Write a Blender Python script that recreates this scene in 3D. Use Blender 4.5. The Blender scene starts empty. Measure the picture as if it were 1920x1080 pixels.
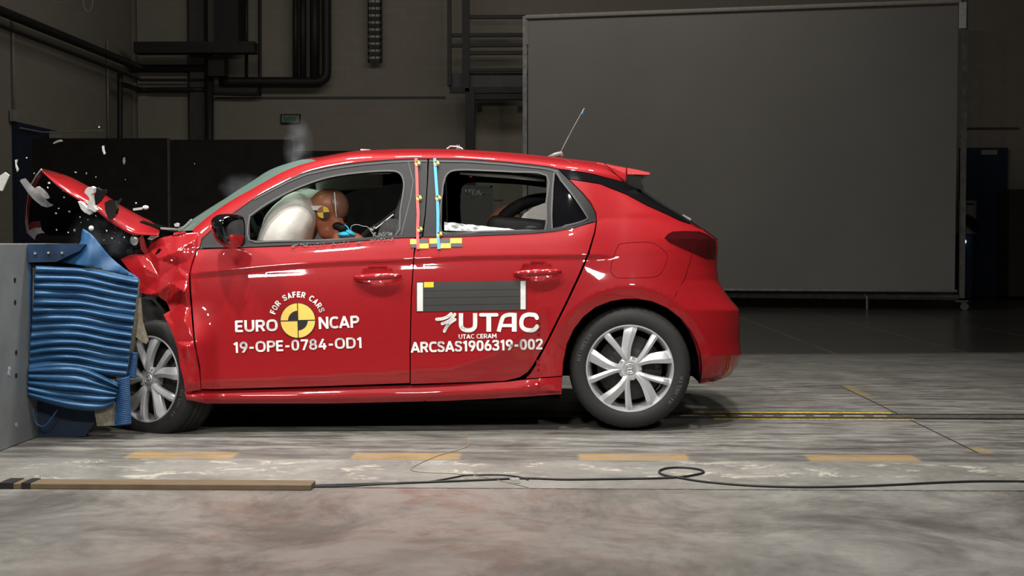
import bpy, bmesh, math, random
import numpy as np
from mathutils import Vector, Matrix, Euler, noise
from mathutils.geometry import delaunay_2d_cdt
random.seed(7)
S = bpy.context.scene
COL = S.collection

# ------------------------------------------------------------------ camera
FPX = 2431.0
CAMP = Vector((0, -6.5, 0.95))
PITCH = math.atan(84/FPX); YAW = math.atan(65/FPX)
cd = bpy.data.cameras.new('camera'); cd.sensor_width = 36; cd.lens = 36*FPX/1920; cd.clip_end = 100
cam = bpy.data.objects.new('camera', cd); COL.objects.link(cam)
cam.location = CAMP; cam.rotation_euler = (math.pi/2-PITCH, 0, YAW)
S.camera = cam
CR = Euler(cam.rotation_euler).to_matrix()

# ------------------------------------------------------------------ world, light, exposure
w = bpy.data.worlds.new('world'); S.world = w; w.use_nodes = True
w.node_tree.nodes['Background'].inputs[0].default_value = (0.75, 0.78, 0.85, 1)
w.node_tree.nodes['Background'].inputs[1].default_value = 0.022
S.view_settings.view_transform = 'Standard'; S.view_settings.look = 'None'
S.view_settings.exposure = 0.0; S.view_settings.gamma = 1.0; S.view_settings.use_curve_mapping = False

def area(name, loc, target, sx, sy, power, col=(1, .97, .92), spread=180):
    l = bpy.data.lights.new(name, 'AREA'); l.shape = 'RECTANGLE'; l.size = sx; l.size_y = sy
    l.energy = power; l.color = col; l.spread = math.radians(spread)
    o = bpy.data.objects.new(name, l); COL.objects.link(o); o.location = loc
    o.rotation_euler = (Vector(target)-Vector(loc)).to_track_quat('-Z', 'Y').to_euler()
    return o
area('flood_lamp', (2.25, -5.0, 3.25), (0.3, 0.2, 0.6), 0.36, 0.26, 29, spread=120)
area('flood_lamp', (-0.6, -5.0, 3.3), (-.4, 0.2, 0.6), 0.4, 0.24, 27, spread=120)
area('flood_lamp', (-1.95, -4.9, 3.3), (-1.2, 0.2, 0.6), 0.5, 0.26, 29, spread=120)
area('flood_lamp', (0.50, -2.7, 6.3), (0.2, 0.3, 0.4), 0.30, 0.22, 76, spread=110)
area('flood_lamp', (-1.7, -2.7, 5.6), (-1.2, 0.3, 0.4), 0.26, 0.2, 66, spread=110)
for lx in (1.45, .42, -.38, -.98, -1.5): area('flood_lamp', (lx, 0.6, 4.6), (lx, 0.9, 0.0), .34, .34, 21, spread=110)
area('flood_lamp', (-3.4, -1.6, 4.2), (-2.0, 0.2, 0.5), 0.6, 0.6, 45, spread=110)
area('hall_lamp', (-1.0, 9.0, 6.2), (-1.0, 14.0, 2.0), 8.0, 1.0, 105, (1, .95, .89))

# ------------------------------------------------------------------ projection helpers
def ray(px, py):
    return CR @ Vector(((px-960)/FPX, (540-py)/FPX, -1.0))
def P(px, py, Y):
    d = ray(px, py); k = (Y-CAMP.y)/d.y
    return CAMP + d*k
def F(px, py, z=0.0):
    d = ray(px, py); k = (z-CAMP.z)/d.z
    return CAMP + d*k
def smooth(t): t = max(0., min(1., t)); return t*t*(3-2*t)
def clamp(t, a=0., b=1.): return max(a, min(b, t))
def interp(x, pts):
    return float(np.interp(x, [p[0] for p in pts], [p[1] for p in pts]))

# ------------------------------------------------------------------ node helper
class M:
    def __init__(s, name):
        s.m = bpy.data.materials.new(name); s.m.use_nodes = True
        s.nt = s.m.node_tree; s.b = s.nt.nodes['Principled BSDF']; s.out = s.nt.nodes['Material Output']
        s.tc = s.nt.nodes.new('ShaderNodeTexCoord')
    def new(s, t, **k):
        n = s.nt.nodes.new(t)
        for a, v in k.items(): setattr(n, a, v)
        return n
    def put(s, sock, v):
        if isinstance(v, bpy.types.NodeSocket): s.nt.links.new(v, sock)
        elif isinstance(v, (tuple, list)) and len(v) == 3 and sock.type == 'RGBA': sock.default_value = (*v, 1)
        else: sock.default_value = v
    def math(s, op, a, b=0.0, c=None, cl=False):
        n = s.new('ShaderNodeMath', operation=op, use_clamp=cl); s.put(n.inputs[0], a); s.put(n.inputs[1], b)
        if c is not None: s.put(n.inputs[2], c)
        return n.outputs[0]
    def coord(s, scale=(1, 1, 1), gen='Object'):
        mp = s.new('ShaderNodeMapping'); mp.inputs['Scale'].default_value = scale
        s.nt.links.new(s.tc.outputs[gen], mp.inputs[0]); return mp.outputs[0]
    def noise(s, sc=5, det=4, rough=.55, scale=(1, 1, 1), dist=0):
        n = s.new('ShaderNodeTexNoise'); n.inputs['Scale'].default_value = sc; n.inputs['Detail'].default_value = det
        n.inputs['Roughness'].default_value = rough; n.inputs['Distortion'].default_value = dist
        s.nt.links.new(s.coord(scale), n.inputs['Vector']); return n.outputs['Fac']
    def ramp(s, f, a, b, lo=0., hi=1.):
        n = s.new('ShaderNodeMapRange'); n.clamp = True
        s.put(n.inputs[0], f); n.inputs[1].default_value = a; n.inputs[2].default_value = b
        n.inputs[3].default_value = lo; n.inputs[4].default_value = hi; return n.outputs[0]
    def mix(s, f, a, b):
        n = s.new('ShaderNodeMix', data_type='RGBA'); s.put(n.inputs[0], f); s.put(n.inputs[6], a); s.put(n.inputs[7], b)
        return n.outputs[2]
    def xyz(s):
        n = s.new('ShaderNodeSeparateXYZ'); s.nt.links.new(s.tc.outputs['Object'], n.inputs[0]); return n.outputs
    def bump(s, h, strength=.3, dist=.01):
        n = s.new('ShaderNodeBump'); n.inputs['Strength'].default_value = strength; n.inputs['Distance'].default_value = dist
        s.put(n.inputs['Height'], h); s.nt.links.new(n.outputs[0], s.b.inputs['Normal'])
    def set(s, **k):
        for a, v in k.items(): s.put(s.b.inputs[a.replace('_', ' ')], v)

def mat(name, col, rough=.5, metal=0., var=.12, sc=20, coat=0., bump=0., spec=.5, emit=None):
    m = M(name)
    n = m.noise(sc, 3)
    c2 = tuple(max(0, c*(1-var)) for c in col); c1 = tuple(min(1, c*(1+var)) for c in col)
    m.set(Base_Color=m.mix(m.ramp(n, .3, .7), c2, c1), Roughness=rough, Metallic=metal)
    m.b.inputs['Specular IOR Level'].default_value = spec
    m.b.inputs['Coat Weight'].default_value = coat; m.b.inputs['Coat Roughness'].default_value = .03
    if bump: m.bump(n, bump, .005)
    if emit: m.b.inputs['Emission Color'].default_value = (*emit[0], 1); m.b.inputs['Emission Strength'].default_value = emit[1]
    return m.m

def glassmat(name, tint=(.8, .9, .85), opacity=.15, rough=.02, haze=0, hcol=(.3, .45, .38)):
    m = M(name); nt = m.nt
    tr = m.new('ShaderNodeBsdfTransparent'); tr.inputs[0].default_value = (*tint, 1)
    gl = m.new('ShaderNodeBsdfGlossy'); gl.inputs['Roughness'].default_value = rough
    fr = m.new('ShaderNodeFresnel'); fr.inputs[0].default_value = 1.5
    n = m.noise(30, 2)
    f = m.math('ADD', fr.outputs[0], m.ramp(n, .3, .7, opacity*.8, opacity))
    mx = m.new('ShaderNodeMixShader'); m.put(mx.inputs[0], f)
    nt.links.new(tr.outputs[0], mx.inputs[1]); nt.links.new(gl.outputs[0], mx.inputs[2])
    last = mx.outputs[0]
    if haze:
        df = m.new('ShaderNodeBsdfDiffuse'); df.inputs[0].default_value = (*hcol, 1); m3 = m.new('ShaderNodeMixShader'); m.put(m3.inputs[0], haze)
        nt.links.new(last, m3.inputs[1]); nt.links.new(df.outputs[0], m3.inputs[2]); last = m3.outputs[0]
    nt.links.new(last, m.out.inputs[0]); return m.m

MT = {}
MT['red'] = mat('red_car_paint', (.30, .009, .013), .45, 0, .05, 60, coat=1.0, spec=.12)
MT['trim'] = mat('satin_black_trim', (.009, .009, .0093), .5, 0, .06, 40, spec=.22)
MT['gloss'] = mat('gloss_black', (.006, .006, .007), .06, 0, .05, 30, coat=.5)
MT['dark'] = mat('dark_plastic', (.008, .008, .008), .75, 0, .3, 30, spec=.2)
MT['under'] = mat('underbody_black', (.004, .004, .004), .9, 0, .3, 10, spec=.05)
MT['tyre'] = mat('tyre_rubber', (.015, .0145, .014), .7, 0, .12, 60, bump=.1)
MT['tyretext'] = mat('tyre_lettering', (.085, .085, .09), .5, 0, .05, 60)
MT['rim'] = mat('silver_rim', (.62, .63, .65), .30, .45, .04, 30)
MT['steel'] = mat('dark_steel', (.09, .085, .08), .45, .8, .25, 15)
MT['drum'] = mat('brake_drum', (.035, .034, .033), .6, .2, .2, 15)
MT['white'] = mat('white_vinyl', (.86, .85, .82), .55, 0, .03, 20)
MT['yellow'] = mat('yellow_vinyl', (.85, .58, .02), .5, 0, .03, 20)
MT['paleyellow'] = mat('pale_yellow_vinyl', (.88, .60, .12), .5, 0, .03, 20)
MT['black'] = mat('black_vinyl', (.012, .012, .013), .5, 0, .1, 20)
MT['label'] = mat('dark_label', (.028, .028, .027), .6, 0, .1, 8)
MT['redtape'] = mat('red_tape', (.75, .03, .03), .5, 0, .1, 20)
MT['bluetape'] = mat('blue_tape', (.02, .28, .75), .5, 0, .1, 20)
MT['cloth'] = mat('airbag_fabric', (.80, .77, .71), .9, 0, .05, 40, bump=.3)
MT['seat'] = mat('seat_fabric', (.030, .029, .030), .85, 0, .2, 80, bump=.3)
MT['liner'] = mat('headliner_grey', (.34, .34, .30), .9, 0, .06, 20)
MT['silver'] = mat('silver_metal', (.66, .67, .68), .22, .6, .1, 15)
MT['skin'] = mat('dummy_vinyl', (.36, .125, .062), .42, 0, .10, 12)
MT['cap'] = mat('dummy_skull_cap', (.22, .10, .065), .4, 0, .1, 12)
MT['cyan'] = mat('cyan_cloth', (.03, .42, .62), .7, 0, .1, 30)
MT['tail'] = mat('dark_red_lens', (.045, .004, .005), .12, 0, .1, 20, coat=1)
MT['glass'] = glassmat('window_glass', (.80, .88, .84), .04)
MT['screen_glass'] = glassmat('windscreen_glass', (.42, .58, .50), .06, .08, .24)
MT['darkglass'] = mat('privacy_glass', (.004, .004, .005), .03, 0, .1, 10, coat=.3)
MT['tape'] = mat('white_tape', (.70, .70, .68), .5, 0, .08, 30)

# ------------------------------------------------------------------ object helpers
def link(o, parent=None):
    COL.objects.link(o)
    if parent is not None: o.parent = parent
    return o
def tag(o, label=None, cat=None, group=None, kind=None):
    if label: o['label'] = label
    if cat: o['category'] = cat
    if group: o['group'] = group
    if kind: o['kind'] = kind
    return o
def mesh(name, vs, fs, m, parent=None, smooth_=False, normals=None, mats=None, midx=None):
    me = bpy.data.meshes.new(name); me.from_pydata([tuple(v) for v in vs], [], [tuple(f) for f in fs])
    for x in (mats or [m]): me.materials.append(x)
    if midx is not None: me.polygons.foreach_set('material_index', midx)
    if smooth_: me.polygons.foreach_set('use_smooth', [True]*len(me.polygons))
    me.update()
    if normals is not None:
        me.normals_split_custom_set_from_vertices([tuple(n) for n in normals])
    return link(bpy.data.objects.new(name, me), parent)
def empty(name, loc=(0, 0, 0)):
    # things are authored in world space, so their empties sit at the base with an inverse offset on children
    o = bpy.data.objects.new(name, None); o.location = loc; COL.objects.link(o); o.empty_display_size = .1
    return o
def settle(o, loc):
    """move an empty to the thing's base without moving its children"""
    d = Vector(loc)
    for c in o.children: c.location = c.location - d
    o.location = d

class MB:
    def __init__(s): s.v = []; s.f = []
    def add(s, vs, fs):
        b = len(s.v); s.v += [Vector(v) for v in vs]; s.f += [tuple(i+b for i in f) for f in fs]; return s
    def box(s, c, size, rot=None, bev=0.0):
        bm = bmesh.new(); bmesh.ops.create_cube(bm, size=1)
        for v in bm.verts: v.co = Vector((v.co.x*size[0], v.co.y*size[1], v.co.z*size[2]))
        if bev: bmesh.ops.bevel(bm, geom=list(bm.edges), offset=bev, segments=3, affect='EDGES', profile=.5)
        R = Euler(rot).to_matrix() if rot is not None else Matrix.Identity(3)
        bm.verts.ensure_lookup_table(); bm.verts.index_update()
        s.add([R @ v.co + Vector(c) for v in bm.verts], [[v.index for v in f.verts] for f in bm.faces]); bm.free(); return s
    def between(s, lo, hi, bev=0.0):
        lo = Vector(lo); hi = Vector(hi); return s.box((lo+hi)/2, hi-lo, None, bev)
    def tube(s, pts, r, n=10, cap=True, closed=False):
        pts = [Vector(p) for p in pts]; rs = r if isinstance(r, (list, tuple)) else [r]*len(pts)
        rings = []; up = None
        for i, p in enumerate(pts):
            if closed: t = pts[(i+1) % len(pts)]-pts[i-1]
            else: t = pts[min(i+1, len(pts)-1)]-pts[max(i-1, 0)]
            t.normalize()
            if up is None:
                up = Vector((0, 0, 1)) if abs(t.z) < .9 else Vector((1, 0, 0))
            a = t.cross(up); 
            if a.length < 1e-4: a = t.orthogonal()
            a.normalize(); b = a.cross(t).normalized(); up = b
            rings.append([p + a*rs[i]*math.cos(2*math.pi*k/n) + b*rs[i]*math.sin(2*math.pi*k/n) for k in range(n)])
        vs = [v for rg in rings for v in rg]; fs = []
        m_ = len(rings)
        for i in range(m_ if closed else m_-1):
            j = (i+1) % m_
            for k in range(n): fs.append((i*n+k, i*n+(k+1) % n, j*n+(k+1) % n, j*n+k))
        if cap and not closed:
            fs.append(tuple(range(n-1, -1, -1))); fs.append(tuple((m_-1)*n+k for k in range(n)))
        return s.add(vs, fs)
    def ball(s, c, r, R=None, nu=20, nv=12, sq=1.0):
        vs = []; fs = []; R = R or Matrix.Identity(3)
        def sp(x): return math.copysign(abs(x)**sq, x)
        for j in range(nv+1):
            ph = math.pi*j/nv
            for i in range(nu):
                th = 2*math.pi*i/nu
                p = Vector((r[0]*sp(math.sin(ph))*sp(math.cos(th)), r[1]*sp(math.sin(ph))*sp(math.sin(th)), r[2]*sp(math.cos(ph))))
                vs.append(R @ p + Vector(c))
        for j in range(nv):
            for i in range(nu): fs.append((j*nu+i, (j+1)*nu+i, (j+1)*nu+(i+1) % nu, j*nu+(i+1) % nu))
        return s.add(vs, fs)
    def prism(s, poly3, d):
        n = len(poly3); d = Vector(d)
        return s.add([Vector(p) for p in poly3]+[Vector(p)+d for p in poly3],
                     [tuple(range(n)), tuple(range(2*n-1, n-1, -1))]+[(i, i+n, (i+1) % n+n, (i+1) % n) for i in range(n)])
    def build(s, name, m, parent=None, smooth_=False, angle=None):
        o = mesh(name, s.v, s.f, m, parent, smooth_)
        bm = bmesh.new(); bm.from_mesh(o.data); bmesh.ops.remove_doubles(bm, verts=bm.verts, dist=1e-5)
        bmesh.ops.recalc_face_normals(bm, faces=bm.faces)
        if smooth_ and angle:
            for e in bm.edges:
                if len(e.link_faces) == 2 and e.calc_face_angle(0) > angle: e.smooth = False
        bm.to_mesh(o.data); bm.free(); return o
def catmull(pts, n=6, closed=False):
    out = []; N = len(pts); pts = [Vector(p) for p in pts]
    for i in range(N if closed else N-1):
        p0 = pts[i-1] if (i > 0 or closed) else pts[0]; p1 = pts[i]; p2 = pts[(i+1) % N]
        p3 = pts[(i+2) % N] if (closed or i+2 < N) else pts[-1]
        for k in range(n):
            t = k/n
            out.append(.5*((2*p1)+(p2-p0)*t+(2*p0-5*p1+4*p2-p3)*t*t+(3*p1-p0-3*p2+p3)*t**3))
    if not closed: out.append(pts[-1])
    return out

# ------------------------------------------------------------------ car side surface
YK = 0.064; XR = 0.417
def yawl(x): return YK*(x-XR)
def mirror(v): return Vector((v.x, 2*(.88+yawl(v.x))-v.y, v.z))
BELT = [(225, 478), (370, 464), (455, 463), (600, 457), (725, 447), (775, 444), (865, 443), (990, 438), (1040, 434), (1075, 428), (1118, 414), (1180, 408), (1292, 420), (1400, 440)]
CREASE = [(225, 520), (356, 512), (400, 508), (560, 493), (765, 484), (900, 478), (1100, 476), (1180, 474), (1290, 462), (1400, 455)]
LOWC = [(225, 735), (400, 714), (600, 704), (765, 695), (830, 690), (874, 681), (947, 651), (1010, 606), (1045, 575), (1400, 575)]
REAR = [(300, 1180), (330, 1205), (357, 1207), (377, 1238), (397, 1271), (412, 1293), (430, 1321), (448, 1346), (467, 1347), (500, 1345), (527, 1348), (545, 1358), (565, 1373), (580, 1387), (610, 1388), (645, 1388), (666, 1391), (685, 1383), (702, 1371), (710, 1356), (716, 1338), (740, 1330)]
def dense_curve(A):
    c = catmull([(a, b, 0) for a, b in A], 8); return [(p.x, p.y) for p in c]
BELT, CREASE, LOWC = dense_curve(BELT), dense_curve(CREASE), dense_curve(LOWC)
WCX, WCY = 1181., 691.
def feature_lines():
    L = []
    for d in (-3, 0, 6, 12): L.append([(x, interp(x, CREASE)+d) for x in range(330, 1345, 6)])
    L.append([(x, interp(x, LOWC)) for x in range(380, 1046, 6)])
    L.append([(WCX+153*math.cos(t), WCY-153*math.sin(t)) for t in [math.radians(-12+k*2.2) for k in range(74)]])
    return L
FEAT = feature_lines()
FOLD = [(378, 436, 0), (374, 465, 0), (366, 497, .0), (356, 515, 0), (360, 577, 0), (365, 640, 0), (378, 690, 0), (379, 735, 0), (340, 760, 0), (325, 440, .012), (300, 445, .02), (276, 460, .035), (255, 474, .05), (222, 486, .085),
  (358, 455, -.020), (340, 466, -.022), (320, 476, -.016), (296, 486, .004), (330, 498, .030), (350, 490, .012), (285, 492, .045), (279, 540, .050), (270, 500, .028), (240, 507, .075), (258, 524, .060), (258, 556, .070),
  (300, 520, .026), (322, 530, .022), (336, 542, -.022), (347, 548, -.040), (350, 525, -.012), (296, 548, .010), (281, 552, .020), (312, 570, .065), (335, 566, .050), (350, 575, -.010), (318, 590, .055), (346, 600, -.030), (326, 612, .02), (300, 590, .06), (338, 655, -.010), (350, 650, -.030), (330, 640, .015), (352, 700, -.015), (320, 700, .0)]
_fd = delaunay_2d_cdt([Vector(p[:2]) for p in FOLD], [], [], 0, 1e-5)
_ft = [[(_fd[0][i].x, _fd[0][i].y, FOLD[_fd[3][i][0]][2]) for i in f] for f in _fd[2]]
def fold(x, y):
    for (ax, ay, a), (bx, by, b), (cx, cy, c) in _ft:
        D = (by-cy)*(ax-cx)+(cx-bx)*(ay-cy)
        if abs(D) < 1e-9: continue
        u = ((by-cy)*(x-cx)+(cx-bx)*(y-cy))/D; v = ((cy-ay)*(x-cx)+(ax-cx)*(y-cy))/D
        if u > -1e-6 and v > -1e-6 and u+v < 1+1e-6: return u*a+v*b+(1-u-v)*c+.004*noise.noise(Vector((x/22., y/30., 1)))
    return 0.0
HANDLES = [(708, 516), (1008, 508)]
def side_y(px, py):
    x = (px-1025)/374.
    b = interp(px, BELT); c = interp(px, CREASE)
    y = yawl(x)
    if py < b:
        h = b-py
        y += .082+.062*smooth((px-1060)/110.) + h*.00125 + h*h*.0000022
    else:
        W_ = 70+70*smooth((px-1060)/110.); pass
        y += .004+(.078+.062*smooth((px-1060)/110.))*math.exp(-(py-b)/(W_*.55))
    # shoulder crease
    fade = smooth((px-330)/60.)*smooth((1330-px)/60.)*(1-.92*smooth((px-1110)/50.))
    d = py-c
    if d < 0: y += -.0075*math.exp(d/16.)*fade
    else: y += (-.0075 + .0165*smooth(d/12.))*math.exp(-max(0, d-12)/38.)*fade if d > 0 else 0
    # lower scallop on doors
    if px < 1060:
        l = interp(px, LOWC); dl = py-l; f = smooth((1060-px)/80.)
        if dl < 0: y += -.010*math.exp(dl/40.)*f
        else: y += (-.010 + dl*.00055)*f
    # rear wheel flare
    r = math.hypot(px-WCX, (py-WCY))
    if py < 735 and px > 1000:
        fr_ = smooth((px-1000)/45.)
        if r > 153: y += -.018*math.exp(-(r-153)/45.)*fr_
        else: y += (-.018 + (153-r)*.0008)*fr_
    # rear corner taper
    if px > 1150:
        R = interp(py, REAR); s0 = 1150 if py > 400 else 1150-(400-py)*1.0
        u = clamp((px-s0)/(R+2.0-s0), 0, .9975)
        y += .42*(1-(1-u**2.5)**.4)
    elif py < 400:
        R = interp(py, REAR); s0 = 1150-(400-py)
        if px > s0:
            u = clamp((px-s0)/(R+2.0-s0), 0, .9975); y += .42*(1-(1-u**2.5)**.4)
    # front taper
    if px < 420:
        u = (420-px)/190.; y += .05*u*u
    # crumpled fender
    if px < 372:
        k = smooth((374-px)/8.)
        y += k*fold(px, py)
    if px < 420 and py > 560: y -= .08*smooth((420-px)/60.)*smooth((py-560)/90.)
    for hx, hy in HANDLES:
        q = ((px-hx)/32.)**2+((py-hy)/17.)**2
        if q < 1: y += .016*(1-q)**.8 if q < 1 else 0
    if abs(((px-1030)/3)) < 0: pass
    return y
def sill_y(px, py):
    x = (px-1025)/374.
    t = interp(px, [(340, 735), (400, 731), (765, 722), (947, 716), (1054, 700)])
    bt = interp(px, [(340, 752), (387, 757), (619, 757), (838, 752), (1054, 739)])
    u = clamp((py-t)/(bt-t), -.2, 1)
    y = yawl(x) + .030 - .034*math.sin(math.pi*clamp(u*.62+.0)) + .055*max(0, u-.45)**1.3
    if px < 420: y -= .08*smooth((420-px)/60.)
    if px > 980:
        y = y*(1-smooth((px-980)/70.)) + side_y(px, py)*smooth((px-980)/70.)
    return y

def inside(poly, X, Y):
    n = len(poly); r = np.zeros(len(X), bool); j = n-1
    for i in range(n):
        xi, yi = poly[i]; xj, yj = poly[j]
        c = ((yi > Y) != (yj > Y)) & (X < (xj-xi)*(Y-yi)/((yj-yi) or 1e-9)+xi)
        r ^= c; j = i
    return r
def dens(poly, step):
    out = []
    for i, p in enumerate(poly):
        q = poly[(i+1) % len(poly)]; L = math.hypot(q[0]-p[0], q[1]-p[1]); n = max(1, int(L/step))
        for k in range(n): out.append((p[0]+(q[0]-p[0])*k/n, p[1]+(q[1]-p[1])*k/n))
    return out
def roundp(poly, n=4, closed=True):
    return [(p.x, p.y) for p in catmull([(a[0], a[1], 0) for a in poly], n, closed)]
def inset(poly, d):
    a = sum(poly[i][0]*poly[(i+1) % len(poly)][1]-poly[(i+1) % len(poly)][0]*poly[i][1] for i in range(len(poly)))
    sg = 1 if a > 0 else -1; out = []
    for i, p in enumerate(poly):
        q = poly[i-1]; r = poly[(i+1) % len(poly)]
        e1 = Vector((p[0]-q[0], p[1]-q[1])); e2 = Vector((r[0]-p[0], r[1]-p[1]))
        if e1.length < 1e-6 or e2.length < 1e-6: out.append(p); continue
        n1 = Vector((-e1.y, e1.x)).normalized(); n2 = Vector((-e2.y, e2.x)).normalized()
        n = n1+n2
        if n.length < .3: out.append(p); continue
        n.normalize(); k = min(1/max(.4, n.dot(n1)), 2.); out.append((p[0]+n.x*d*sg*k, p[1]+n.y*d*sg*k))
    return out
def cdt(poly, holes, step, feats=()):
    B = dens(poly, step); vs = list(B); es = [(i, (i+1) % len(B)) for i in range(len(B))]
    HB = []; FV = []
    for h in holes:
        hb = dens(h, step); b = len(vs); vs += hb; es += [(b+i, b+(i+1) % len(hb)) for i in range(len(hb))]; HB.append(hb)
    if feats:
        bb = np.array(vs)
        for L in feats:
            A = np.array(L); k = inside(B, A[:, 0], A[:, 1])
            for hb in HB: k &= ~inside(hb, A[:, 0], A[:, 1])
            dd = np.sqrt(((A[:, None, :]-bb[None])**2).sum(2)).min(1); k &= dd > 2.0
            prev = None
            for p, q in zip(L, k):
                if q:
                    vs.append(p)
                    if prev is not None: es.append((prev, len(vs)-1))
                    prev = len(vs)-1
                else: prev = None
    bv = np.array(vs)
    x0, y0 = bv.min(0); x1, y1 = bv.max(0)
    g = []
    j = 0; yy = y0+step*.5
    while yy < y1:
        xx = x0+(step*.5 if j % 2 else step)
        while xx < x1: g.append((xx, yy)); xx += step
        yy += step*.87; j += 1
    if g:
        g = np.array(g); k = inside(B, g[:, 0], g[:, 1])
        for hb in HB: k &= ~inside(hb, g[:, 0], g[:, 1])
        g = g[k]
        if len(g):
            d = np.sqrt(((g[:, None, :]-bv[None])**2).sum(2)).min(1); g = g[d > step*.55]
        vs = vs+[tuple(p) for p in g]
    r = delaunay_2d_cdt([Vector(v) for v in vs], es, [], 0, 1e-5)
    ov = [(v.x, v.y) for v in r[0]]; fs = [f for f in r[2] if len(f) == 3]
    c = np.array([[sum(ov[i][0] for i in f)/3, sum(ov[i][1] for i in f)/3] for f in fs])
    k = inside(B, c[:, 0], c[:, 1])
    for hb in HB: k &= ~inside(hb, c[:, 0], c[:, 1])
    fs = [f for f, q in zip(fs, k) if q]
    return ov, fs
def panel(name, poly, m, parent, holes=(), yf=side_y, off=0.0, th=.014, step=6., gap=1.0, far=True, farm=None):
    if gap: poly = inset(poly, gap)
    ov, fs = cdt(poly, holes, step, FEAT if (yf is side_y and step > 3 and name in ('front_door', 'rear_door', 'rear_quarter_panel', 'fuel_flap')) else ())
    def at(x, y): return P(x, y, yf(x, y)+off)
    V = []; N = []
    for x, y in ov:
        p = at(x, y); e = .7
        n = (at(x+e, y)-at(x-e, y)).cross(at(x, y+e)-at(x, y-e))
        if n.y > 0: n = -n
        V.append(p); N.append(n.normalized())
    F_ = []
    for f in fs:
        a, b, c = [V[i] for i in f]
        F_.append(f if (b-a).cross(c-a).y < 0 else f[::-1])
    # rim
    cnt = {}
    for f in F_:
        for i in range(3):
            e = (f[i], f[(i+1) % 3]); cnt[e] = cnt.get(e, 0)+1
    bd = [e for e in cnt if (e[1], e[0]) not in cnt]
    if th:
        for a, b in bd:
            k = len(V); e = V[b]-V[a]; nn = e.cross(N[a]); nn = nn.normalized() if nn.length > 1e-9 else N[a]
            ia = -N[a]*th; ib = -N[b]*th
            V += [V[a].copy(), V[b].copy(), V[b]+ib, V[a]+ia]; N += [nn]*4
            F_.append((k+1, k, k+3, k+2))
    o = mesh(name, V, F_, m, parent, True, N)
    if far:
        V2 = [mirror(v) for v in V]; N2 = [Vector((n.x, -n.y, n.z)) for n in N]
        mesh(name, V2, [tuple(f)[::-1] for f in F_], farm or m, parent, True, N2)
    return o

car = empty('car')
tag(car, 'red five-door hatchback with crushed nose, white test lettering on its doors', 'car')

TRIM_TOP = [(400, 428), (430, 405), (455, 387), (475, 372.5), (505, 355), (540, 337), (575, 322), (625, 311), (675, 304), (725, 299.5), (775, 297), (845, 297), (875, 298), (947, 303), (1022, 311), (1047, 317)]
def toppy(px): return interp(px, [(370, 448), (378, 446)]+TRIM_TOP)
win_f = [(467.5, 450), (467.5, 408), (472, 402), (500, 382), (540, 360), (575, 345), (612, 333), (650, 326), (700, 321), (732, 320), (745, 322), (753, 329), (757, 342), (756, 360), (750, 397), (740, 443), (650, 447.5), (605, 450), (517, 452)]
win_r = [(828, 435), (829.5, 360), (832, 342), (837, 328), (848, 320), (870, 318), (900, 319), (965, 322), (1025, 329), (1024, 380), (1022, 430), (992, 431.5), (900, 434)]
win_q = [(1039, 324), (1052, 338), (1077, 370), (1099, 403), (1101, 410), (1085, 417), (1060, 423), (1035, 428)]
GAPB = [(803, 297), (801, 340), (797, 400), (791, 445), (780, 452), (776, 480), (771, 560), (769, 650), (769, 719)]
# front door body (below window) and its window frame
fd = [(370, 467), (455, 464), (540, 461), (600, 458), (725, 447), (779, 445)]+GAPB[5:]+[(600, 725), (400, 730.5), (377, 730), (375, 690), (365, 640), (360, 577), (357, 540), (356, 515), (360, 497)]
door_f = panel('front_door', fd, MT['red'], car)
rd = [(791, 444), (865, 442.5), (990, 437.5), (1040, 433), (1075, 427), (1118, 415), (1115, 435), (1102, 477), (1085, 517), (1060, 570), (1025, 640), (1000, 685), (990, 698), (975, 708), (947, 715), (765+4, 721)]+GAPB[:3:-1][:4]+[(781, 451)]
door_r = panel('rear_door', rd, MT['red'], car)
fr_f = [(378, 449)]+[p for p in TRIM_TOP if p[0] < 790]+[(802, 297), (801, 340), (797, 400), (791, 443.5), (725, 447), (600, 459), (540, 462), (455, 465), (371, 467)]
panel('front_window_frame', fr_f, MT['trim'], car, [win_f], off=.006, th=.02, gap=.5)
fr_r = [(804, 297)]+[p for p in TRIM_TOP if p[0] > 810]+[(1065, 335), (1090, 360), (1107, 380), (1117, 400), (1118, 415), (1075, 428), (1040, 434), (990, 438.5), (865, 443.5), (793, 444), (798, 400), (802, 340)]
panel('rear_window_frame', fr_r, MT['trim'], car, [win_r, win_q], off=.006, th=.02, gap=.5)
# inner edges of the frames (thin steps)
def ribbon(name, pts, wd, m, parent, yf=side_y, off=-.002, closed=False, far=False, th=.004):
    ps = [Vector((a, b, 0)) for a, b in pts]; L = []; R = []
    n = len(ps)
    for i, p in enumerate(ps):
        t = (ps[(i+1) % n]-ps[i-1]) if closed else (ps[min(i+1, n-1)]-ps[max(i-1, 0)])
        t.normalize(); q = Vector((-t.y, t.x, 0))*wd/2
        L.append(p+q); R.append(p-q)
    V = [P(p.x, p.y, yf(p.x, p.y)+off) for p in L+R]
    V += [P(p.x, p.y, yf(p.x, p.y)+off+th) for p in L+R]
    Fc = []
    for i in range(n if closed else n-1):
        j = (i+1) % n
        Fc += [(i, n+i, n+j, j), (i, j, 2*n+j, 2*n+i), (n+i, 3*n+i, 3*n+j, n+j)]
    o = mesh(name, V, Fc, m, parent)
    if far: mesh(name, [mirror(v) for v in V], [f[::-1] for f in Fc], m, parent)
    return o
for nm, wn in (('window_seal', win_f), ('window_seal', win_r), ('window_seal', win_q)):
    ribbon(nm, roundp(wn, 3), 3.0, MT['black'], car, off=.001, closed=True, far=True, th=.03)
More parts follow.
